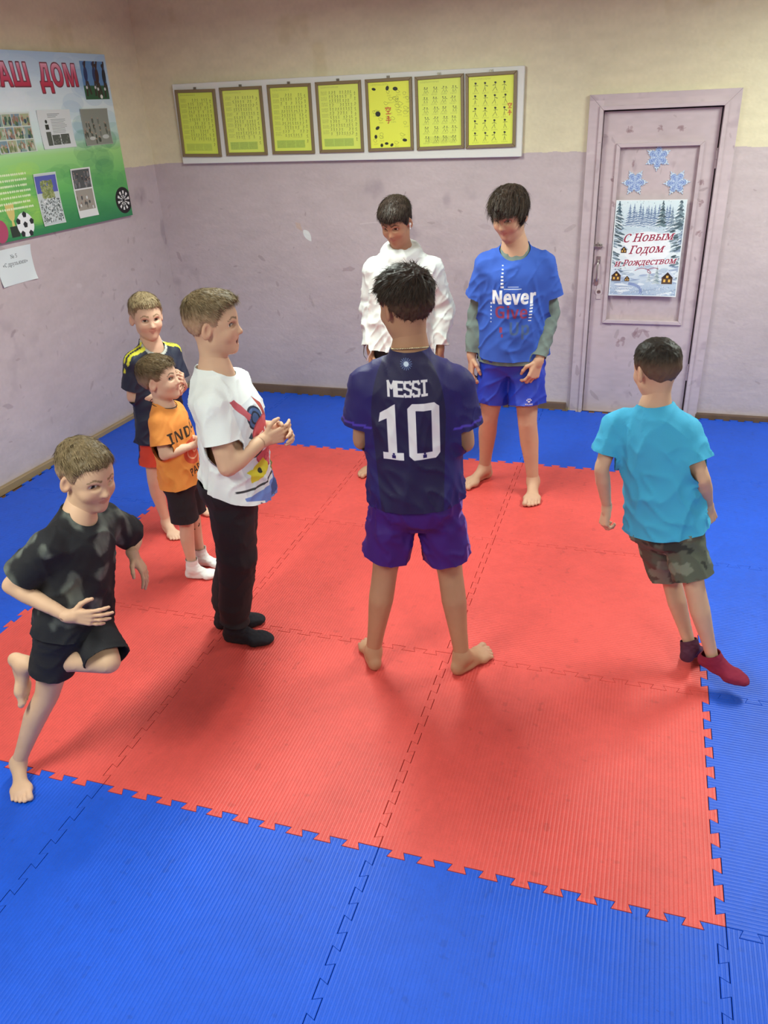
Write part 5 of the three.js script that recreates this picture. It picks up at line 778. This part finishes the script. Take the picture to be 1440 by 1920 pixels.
// 1. teenager in the white jacket
const WHITEJ = 0xe6eae6;
buildPerson({ label: 'teenager in a white hooded windbreaker looking down, behind the purple jersey', root: [0.30, -2.74], h: 1.62, head: 0.228, skin: SKIN.c, thick: 0.95,
  J: { head: [0.326, 1.478, -2.695], neck: [0.336, 1.315, -2.761], sR: [0.198, 1.25, -2.717], sL: [0.484, 1.24, -2.805], eR: [0.155, 1.0, -2.745], eL: [0.54, 0.985, -2.86], wR: [0.158, 0.79, -2.674], wL: [0.54, 0.775, -2.792], hR: [0.25, 0.80, -2.734], hL: [0.386, 0.80, -2.776], kR: [0.215, 0.42, -2.69], kL: [0.415, 0.42, -2.75], aR: [0.165, 0.07, -2.74], aL: [0.43, 0.07, -2.80] },
  face: [-0.12, -0.42, 0.9], gaze: [-0.6, -0.6], lid: 0.55, browColour: lin(0x2a211a), hair: { ...DARK, top: 0.075, side: 0.035, len: 0.16, forward: 0.5, fall: 0.1, lift: 0.1, fade: 0, line: [[-0.6, -0.26], [-0.4, -0.24], [-0.25, -0.18], [-0.14, 0.0], [-0.04, 0.09], [0.04, -0.05], [0.1, 0.0], [0.16, 0.1], [0.21, 0.17], [0.28, 0.185], [0.5, 0.19]] },
  hands: { L: { dir: [0.02, -1, 0.1], palm: [-0.9, 0, -0.3], curl: 0.4 }, R: { dir: [-0.02, -1, 0.1], palm: [0.9, 0, -0.3], curl: 0.4 } }, feet: { L: { dir: [0.25, 0, 1] }, R: { dir: [-0.55, 0, 0.8] } },
  tops: [{ name: 'jacket', colour: WHITEJ, hem: -0.02, sleeve: 1.92, fit: 1.1, r0: 0.064, rE: 0.064, r2: 0.05, fold: 0.009, armFold: 0.006, roughness: 0.5, sheen: 0, noNeck: true,
    extra: (x, y, z, d, T) => { const l = T.local(x, y, z), q = Math.sqrt((l[0] / 1.05) ** 2 + (l[2] + 0.012) ** 2) - 0.082, u = l[1] - T.len * (0.985 - 0.55 * (l[2] + 0.0)), hood = Math.sqrt(q * q + u * u * 0.45) - 0.026; const back = ellipsoid([0, T.len * 0.96, -0.115], [0.12, 0.07, 0.05])(l[0], l[1], l[2]); return smin(smin(d, hood, 0.02), back, 0.03); } }],
  bottom: { name: 'trousers', colour: 0x17161a, length: 1.93, r0: 0.095, r1: 0.078, r2: 0.06, fold: 0.004 },
  more: (m) => { const zip = []; for (let k = 0; k < 12; k++) { const p = m.at(0.0, m.T.len * (0.905 - k * 0.028), (0.142 + 0.002 * k) * m.s); zip.push(box(0.008, 0.014, 0.006, ...p)); } const p = m.at(0.0, m.T.len * 0.85, 0.156 * m.s); zip.push(box(0.006, 0.03, 0.004, p[0], p[1], p[2])); mesh('zipper', merge(zip), std(0xc9cac6, 0.3, { metalness: 0.8 }), m.tops[0]);
    const e = m.fromHead(0.355, -0.05, -0.01); const b = new THREE.SphereGeometry(0.008, 14, 10); b.translate(...e); mesh('earbud', merge([b, cyl(0.003, 0.022, e[0] + 0.002, e[1] - 0.014, e[2] + 0.003, 'y', 8)]), std(0xf2f4f4, 0.25), m.G); } });
// 2. teenager in the blue shirt
buildPerson({ label: 'tall teenager in blue tee over grey sleeves, barefoot, looking down', root: [0.98, -2.66], h: 1.68, head: 0.232, skin: SKIN.b, thick: 0.98,
  J: { head: [0.945, 1.522, -2.605], neck: [0.974, 1.361, -2.665], sR: [0.835, 1.289, -2.647], sL: [1.115, 1.289, -2.684], eR: [0.779, 1.005, -2.687], eL: [1.162, 1.007, -2.723], wR: [0.760, 0.80, -2.620], wL: [1.135, 0.80, -2.58], hR: [0.908, 0.81, -2.656], hL: [1.046, 0.81, -2.676], kR: [0.855, 0.425, -2.655], kL: [1.083, 0.425, -2.6], aR: [0.823, 0.072, -2.722], aL: [1.13, 0.072, -2.595] },
  face: [-0.28, -0.34, 0.9], gaze: [-0.5, -0.5], lid: 0.5, smile: 0.5, browColour: lin(0x2a211a),
  hair: { c1: 0x231c18, c2: 0x4a3c32, top: 0.10, side: 0.07, soft: 0.14, len: 0.26, sideLen: 0.9, forward: 0.35, fall: 0.45, lift: 0.02, mess: 0.3, width: 1.2, hug: 1.1, locks: 6500, rough: 0.016, line: [[-0.6, -0.36], [-0.4, -0.36], [-0.25, -0.34], [-0.14, -0.3], [-0.04, -0.26], [0.04, -0.2], [0.1, -0.08], [0.15, 0.06], [0.21, 0.13], [0.28, 0.145], [0.5, 0.15]] },
  hands: { R: { dir: [0.02, -1, 0.12], palm: [0.85, 0, -0.4], curl: 0.35, thumb: 0.4 }, L: { dir: [-0.28, -0.9, 0.25], palm: [-0.65, 0.05, -0.7], curl: 0.55, thumb: 0.55 } }, feet: { R: { dir: [-0.114, 0, 0.192] }, L: { dir: [0.02, 0, 0.27] } },
  tops: [{ name: 'undershirt', colour: 0x6b7873, hem: -0.075, sleeve: 1.96, fit: 0.97, r0: 0.052, rE: 0.05, r2: 0.037, fold: 0.004, armFold: 0.004, neck: [0.056, 0.05, 0.058], neckZ: 0.012 },
    { name: 't_shirt', colour: 0xffffff, print: neverPrint, hem: -0.02, hemTilt: -0.012, sleeve: 0.62, fit: 1.06, r0: 0.064, r1: 0.078, fold: 0.008, neck: [0.084, 0.1, 0.09], neckZ: 0.03, seed: 1.7 }],
  bottom: { name: 'shorts', colour: 0x1c37ae, length: 0.72, fit: 1.03, r0: 0.092, r1: 0.106, fold: 0.006, roughness: 0.5, waist: 0.08 },
  more: (m) => { // small white paw and word on the left leg of the shorts
    const l = m.legs.L, Z = vnorm(vcross(m.T.XA, m.T.U)), X = m.T.XA, C = vadd(vadd(l.H, vmul(l.dir, 0.6 * l.len)), vadd(vmul(Z, 0.1117), vmul(X, 0.012)));
    const tex = canvasTex(192, 160, (g, w, h) => { g.fillStyle = '#000000'; g.fillRect(0, 0, w, h); g.fillStyle = '#ffffff'; g.beginPath(); g.ellipse(96, 76, 22, 17, 0, 0, 6.3); g.fill(); g.beginPath(); g.moveTo(76, 82); g.lineTo(96, 58); g.lineTo(116, 82); g.fill(); for (const [x, y, a] of [[62, 50, -0.5], [82, 30, -0.2], [110, 30, 0.2], [130, 50, 0.5]]) { g.beginPath(); g.ellipse(x, y, 9, 14, a, 0, 6.3); g.fill(); } g.font = 'bold 40px sans-serif'; g.textAlign = 'center'; g.fillText('KELME', 96, 138); }, { data: true });
    const g = new THREE.PlaneGeometry(0.062, 0.05, 10, 8), p = g.attributes.position; for (let i = 0; i < p.count; i++) { const x = p.getX(i), r = 0.112; const q = vadd(C, vadd(vmul(X, x), vadd(vmul(m.T.U, p.getY(i)), vmul(Z, -(x + 0.012) * (x + 0.012) / (2 * r) + 0.006)))); p.setXYZ(i, ...q); } g.computeVertexNormals(); mesh('logo_patch', g, std(0xf0f2f6, 0.5, { alphaMap: tex, transparent: true, side: THREE.DoubleSide }), m.bottom); } });
// 3. boy in navy with yellow shoulder stripes
const YEL = lin(0xdcd83a), NAVY = lin(0x1c2238);
buildPerson({ label: 'smiling boy in navy shirt with yellow shoulder stripes near the left wall', root: [-0.69, -1.75], h: 1.27, head: 0.212, skin: SKIN.d, thick: 0.95,
  J: { head: [-0.660, 1.175, -1.739], neck: [-0.670, 1.045, -1.756], sR: [-0.722, 0.99, -1.652], sL: [-0.628, 0.985, -1.846], eR: [-0.765, 0.79, -1.645], eL: [-0.598, 0.79, -1.845], wR: [-0.575, 0.80, -1.66], wL: [-0.535, 0.84, -1.755], hR: [-0.715, 0.60, -1.695], hL: [-0.675, 0.60, -1.785], kR: [-0.742, 0.332, -1.665], kL: [-0.664, 0.325, -1.833], aR: [-0.745, 0.056, -1.70], aL: [-0.70, 0.056, -1.92] },
  face: [0.74, -0.08, 0.67], gaze: [0.2, 0], lid: 0.6, smile: 1.3, browColour: lin(0x7a6646), hair: { c1: 0x74624a, c2: 0xae9a76, top: 0.05, side: 0.016, len: 0.1, quiff: 0.03, lift: 0.3, fade: 0.65, fadeTop: 0.36, forward: 0.3 },
  hands: { R: { dir: [0.8, 0.35, -0.35], palm: [0.1, 0.5, -0.8], curl: 0.8 }, L: { dir: [0.35, 0.5, 0.5], palm: [-0.6, 0.3, 0.5], curl: 0.8 } }, feet: { R: { dir: [0.72, 0, 0.5] }, L: { dir: [0.9, 0, -0.1] } },
  tops: [{ name: 't_shirt', colour: 0x1c2238, hem: -0.12, sleeve: 0.72, fit: 1.04, fold: 0.007, neck: [0.078, 0.10, 0.085], neckZ: 0.03, roughness: 0.6, cell: 0.006,
    paint: (q) => (q.n[1] > 0.15 && q.t > 0.72 && Math.abs(q.x) > 0.055 && ((q.z > -0.012 && q.z < 0.004) || (q.z > 0.016 && q.z < 0.032)) ? YEL : q.t > 0.85 && Math.hypot(q.x / 0.078, (q.y - 0.46) / 0.1, (q.z - 0.024) / 0.085) < 0.88 ? lin(0xb8bcb4) : NAVY) }],
  bottom: { name: 'shorts', colour: 0xd2452f, length: 0.66, fit: 1.0, r0: 0.092, r1: 0.108, waist: 0.0, fold: 0.004, paint: (q) => (q.along < 0.35 && q.n[2] * 0.5 + q.n[0] * -0.85 > 0.86 ? lin(0x2c2348) : null) } });
// 4. small boy in orange
buildPerson({ label: 'small boy in orange tee and white socks standing in profile', root: [-0.36, -1.345], h: 1.11, head: 0.2, skin: SKIN.d, thick: 0.98,
  J: { head: [-0.372, 1.008, -1.341], neck: [-0.378, 0.892, -1.344], sR: [-0.372, 0.845, -1.262], sL: [-0.392, 0.838, -1.428], eR: [-0.345, 0.69, -1.222], eL: [-0.372, 0.672, -1.452], wR: [-0.262, 0.70, -1.330], wL: [-0.258, 0.702, -1.40], hR: [-0.356, 0.535, -1.305], hL: [-0.368, 0.535, -1.39], kR: [-0.349, 0.292, -1.303], kL: [-0.372, 0.285, -1.406], aR: [-0.358, 0.05, -1.303], aL: [-0.368, 0.05, -1.412] },
  face: [0.98, 0.12, -0.12], gaze: [0, 0.4], browColour: lin(0x4a3826), hair: { c1: 0x463828, c2: 0x7c684c, top: 0.065, side: 0.035, len: 0.15, lift: 0.12, fade: 0.25, forward: 0.45, fall: 0.1 },
  hands: { R: { dir: [0.85, 0.15, -0.45], palm: [0.1, 0.6, -0.75], curl: 0.75 }, L: { dir: [0.75, 0.1, 0.5], palm: [-0.2, -0.5, 0.7], curl: 0.7 } }, feet: { R: { dir: [1, 0, -0.28], sock: 0xe6e4e2, sockTop: 0.055 }, L: { dir: [1, 0, -0.2], sock: 0xe6e4e2, sockTop: 0.055 } },
  tops: [{ name: 't_shirt', colour: 0xffffff, print: orangePrint, hem: -0.07, sleeve: 0.68, fit: 1.06, flare: 1.02, fold: 0.008, seed: 4.1, neck: [0.078, 0.082, 0.082], neckZ: 0.02 }],
  bottom: { name: 'shorts', colour: 0x1d1a20, length: 0.86, r0: 0.095, r1: 0.104, waist: 0.04, fold: 0.004 },
  more: (m) => { const pts = []; for (let k = 0; k <= 20; k++) { const a = (k / 20) * 6.283; pts.push(new THREE.Vector3(...m.at(Math.cos(a) * 0.054, m.T.len * (1.0 - 0.05 * Math.sin(a)), Math.sin(a) * 0.056 - 0.004))); } mesh('neck_cord', new THREE.TubeGeometry(new THREE.CatmullRomCurve3(pts, true), 50, 0.0016, 6, true), std(0x2e2620, 0.8), m.G); } });
// 5. boy in the white printed shirt
buildPerson({ label: 'boy in white printed tee and black trousers, hands clasped, in profile', root: [0.08, -0.95], h: 1.46, head: 0.228, skin: SKIN.a, thick: 1.1, wide: 1.12, deep: 1.2, belly: 0.03, armThick: 1.02,
  J: { head: [0.148, 1.36, -0.975], neck: [0.132, 1.19, -0.967], sR: [0.165, 1.115, -0.838], sL: [0.122, 1.105, -1.112], eR: [0.215, 0.87, -0.80], eL: [0.175, 0.872, -1.16], wR: [0.295, 0.925, -0.935], wL: [0.305, 0.935, -1.055], hR: [0.150, 0.745, -0.905], hL: [0.112, 0.745, -1.035], kR: [0.140, 0.42, -0.90], kL: [0.082, 0.42, -1.012], aR: [0.085, 0.065, -0.878], aL: [0.0, 0.065, -0.96] },
  face: [0.97, 0.0, -0.22], open: 1, gaze: [0, 0.1], browColour: lin(0x6d5a3c), hair: { c1: 0x56472f, c2: 0x948062, top: 0.055, side: 0.022, len: 0.11, quiff: 0.05, lift: 0.3, fade: 0.55, fadeTop: 0.36, forward: 0.3, locks: 6000 },
  hands: { R: { dir: [0.78, 0.18, -0.52], palm: [-0.4, 0.1, -0.8], curl: [0.45, 0.6, 0.7, 0.8], thumb: 0.2 }, L: { dir: [0.86, -0.05, 0.42], palm: [-0.35, -0.3, 0.85], curl: [0.5, 0.55, 0.65, 0.75], thumb: 0.1 } }, feet: { R: { dir: [0.95, 0, -0.12], sock: 0x1b1820, sockTop: 0.13 }, L: { dir: [0.85, 0, -0.45], sock: 0x1b1820, sockTop: 0.13 } },
  tops: [{ name: 't_shirt', colour: 0xffffff, print: cartoonPrint, hem: -0.045, hemTilt: -0.10, sleeve: 0.60, fit: 1.0, r0: 0.066, r1: 0.076, fold: 0.008, seed: 2.2, neck: [0.076, 0.07, 0.08], neckZ: 0.018 }],
  bottom: { name: 'trousers', colour: 0x1a171c, length: 1.9, r0: 0.1, r1: 0.082, r2: 0.066, fold: 0.004, bunch: 0.012, fit: 0.98, waist: 0.03 } });
// 6. boy in the purple jersey, seen from behind
const PURPLE = lin(0x2a1c78), LILACS = lin(0x7a68b8), VIO = lin(0x3a1372);
buildPerson({ label: 'barefoot boy in purple jersey numbered ten, seen from behind', root: [0.89, -0.89], h: 1.58, head: 0.222, skin: SKIN.c, thick: 0.97,
  J: { head: [0.885, 1.462, -0.905], neck: [0.904, 1.310, -0.897], sL: [0.765, 1.225, -0.855], sR: [1.045, 1.215, -0.938], eL: [0.728, 0.99, -0.869], eR: [1.077, 0.970, -0.965], wL: [0.779, 0.895, -1.075], wR: [0.935, 0.885, -1.115], hL: [0.842, 0.79, -0.878], hR: [0.978, 0.785, -0.919], kL: [0.784, 0.455, -0.882], kR: [1.022, 0.44, -0.954], aL: [0.722, 0.068, -0.862], aR: [1.078, 0.068, -0.915] },
  face: [-0.82, -0.1, -0.62], browColour: lin(0x2a211a), hair: { c1: 0x1f1814, c2: 0x44362c, top: 0.09, side: 0.045, len: 0.15, lift: 0.1, fade: 0.1, fadeTop: 0.16, mess: 0.7, locks: 7000, rough: 0.02, forward: 0.25 },
  hands: { L: { dir: [0.6, 0, -0.5], palm: [0.3, 0.2, 0.8], curl: 0.6 }, R: { dir: [-0.7, 0, -0.3], palm: [-0.2, 0.2, 0.8], curl: 0.6 } }, feet: { L: { dir: [-0.5, 0, -1] }, R: { dir: [0.55, 0, -1] } },
  tops: [{ name: 'jersey', colour: 0xffffff, print: backPrint, hem: -0.03, hemTilt: 0, sleeve: 0.66, fit: 1.04, flare: 0.93, r0: 0.064, r1: 0.077, fold: 0.007, roughness: 0.6, neck: [0.07, 0.062, 0.07], neckZ: 0.006, cell: 0.007,
    paint: (q) => (q.sleeve < 0.004 && q.cuff > 0.016 && q.cuff < 0.024 ? [6, 6, 4.2] : [1, 1, 1]) }],
  bottom: { name: 'shorts', colour: 0x3a1372, length: 0.78, fit: 0.97, r0: 0.088, r1: 0.104, waist: 0.0, fold: 0.007, roughness: 0.6, paint: (q) => (q.leg === 'R' && q.n[0] * 0.96 + q.n[2] * -0.28 > 0.93 ? LILACS : VIO) },
  more: (m) => { const links = []; for (let k = 0; k < 64; k++) { const a = (k / 64) * 6.283, p = m.at(Math.cos(a) * 0.064 * m.s * 1.02, m.T.len * (1.03 - 0.03 * Math.sin(a)), Math.sin(a) * 0.066 * m.s * 1.02 - 0.012); const b = new THREE.SphereGeometry(0.0034, 6, 5); b.translate(...p); links.push(b); } mesh('necklace', merge(links), std(0xcfc09a, 0.3, { metalness: 0.8 }), m.G); } });
// 7. running boy in light blue, from behind
buildPerson({ label: 'running boy in light blue tee, camouflage shorts and dark red socks', root: [1.85, -1.15], h: 1.27, head: 0.2, skin: SKIN.a, thick: 0.93,
  J: { head: [1.688, 1.205, -1.18], neck: [1.699, 1.085, -1.171], sL: [1.578, 1.0, -1.186], sR: [1.81, 1.01, -1.158], eL: [1.542, 0.83, -1.151], eR: [1.885, 0.84, -1.105], wL: [1.573, 0.645, -1.22], wR: [1.925, 0.70, -1.20], hL: [1.730, 0.63, -1.167], hR: [1.834, 0.645, -1.154], kL: [1.842, 0.34, -1.24], kR: [1.912, 0.415, -1.085], aL: [1.938, 0.105, -1.145], aR: [2.012, 0.125, -1.070] },
  face: [-0.6, -0.12, -0.8], headUp: [-0.05, 1, 0], browColour: lin(0x2a211a), hair: { c1: 0x201b17, c2: 0x3c342c, top: 0.035, side: 0.02, len: 0.06, lift: 0.3, fade: 0.2 },
  hands: { L: { dir: [-0.05, -1, 0.1], palm: [0.8, 0, -0.5], curl: 0.85, thumb: 0.7 }, R: { dir: [0.3, -0.9, -0.2], palm: [-0.8, 0, -0.5], curl: 0.8, thumb: 0.7 } }, feet: { L: { dir: [0.35, -0.35, -0.85], up: [0.1, 0.95, -0.3], sock: 0x4c2036, sockTop: 0.03, h: 0.055 }, R: { dir: [0.85, -0.15, 0.35], up: [0.15, 0.98, 0.05], sock: 0x8a1f3c, sockTop: 0.02 } },
  tops: [{ name: 't_shirt', colour: 0x45b2dc, hem: -0.06, sleeve: 0.62, fit: 1.06, flare: 1.02, fold: 0.011, r0: 0.06, r1: 0.067, seed: 5.5, neck: [0.084, 0.088, 0.09], neckZ: 0.004 }],
  bottom: { name: 'shorts', colour: 0x5b6152, length: 0.84, fit: 1.0, r0: 0.088, r1: 0.104, waist: -0.045, fold: 0.008, paint: (q) => { const n = noise3(q.p[0] * 22, q.p[1] * 22, q.p[2] * 22) + 0.5 * noise3(q.p[0] * 47, q.p[1] * 47, q.p[2] * 47), k = noise3(q.p[0] * 16 + 9, q.p[1] * 16, q.p[2] * 16 + 4); return n > 0.35 ? lin(0x7d8472) : n < -0.4 ? lin(0x33362f) : k > 0.3 ? lin(0x5a5246) : lin(0x5b6152); } } });
// 8. running boy in the dark patterned shirt
buildPerson({ label: 'blond barefoot boy running in dark patterned tee at the left edge', root: [-0.1, -0.05], h: 1.25, head: 0.215, skin: SKIN.a, thick: 1.0,
  J: { head: [0.066, 1.078, -0.232], neck: [0.029, 0.963, -0.202], sR: [0.0, 0.93, -0.075], sL: [0.03, 0.90, -0.310], eR: [-0.135, 0.785, -0.02], eL: [0.02, 0.745, -0.44], wR: [0.045, 0.70, -0.022], wL: [0.06, 0.735, -0.36], hR: [-0.053, 0.60, -0.09], hL: [-0.045, 0.585, -0.20], kR: [-0.150, 0.335, -0.045], kL: [0.095, 0.485, -0.09], aR: [-0.292, 0.058, 0.03], aL: [-0.195, 0.462, -0.03] },
  face: [0.9, -0.22, 0.30], headUp: [0.1, 1, 0.0], browColour: lin(0x7a6646), gaze: [0, -0.3], lid: 0.7, hair: { c1: 0x56472f, c2: 0x948062, top: 0.05, side: 0.025, len: 0.1, lift: 0.2, fade: 0.5, forward: 0.4 },
  hands: { R: { dir: [0.85, -0.1, -0.25], palm: [-0.3, -0.1, -0.9], curl: 0.22, thumb: -0.1, spread: 0.12 }, L: { dir: [0.45, -0.75, 0.1], palm: [-0.8, -0.3, 0.3], curl: 0.25, thumb: 0.0, spread: 0.14 } }, feet: { R: { dir: [0.6, 0, 0.7] }, L: { dir: [0.1, -0.98, 0.15], up: [0.95, 0.15, -0.1] } },
  tops: [{ name: 't_shirt', colour: 0x1d1d22, hem: -0.04, sleeve: 0.72, fit: 1.06, r0: 0.062, r1: 0.076, fold: 0.009, seed: 6.1, paint: (q) => { const a = q.x * 9 + q.y * 14, n = noise3(a + q.z * 10, q.y * 10 - q.x * 12, q.z * 12 + 3) + 0.5 * noise3(q.p[0] * 40, q.p[1] * 22, q.p[2] * 40), k = sstep(0.12, 0.5, n); return vmix(lin(0x1b1b20), lin(0x70756e), k * (0.45 + 0.5 * Math.abs(noise3(q.p[0] * 60, q.p[1] * 30, q.p[2] * 60)))); } }],
  bottom: { name: 'shorts', colour: 0x17161c, length: 0.9, lengths: { L: 0.95, R: 0.62 }, fit: 1.0, r0: 0.09, r1: 0.1, waist: 0.06, fold: 0.006 } });
renderer.render(scene, camera);
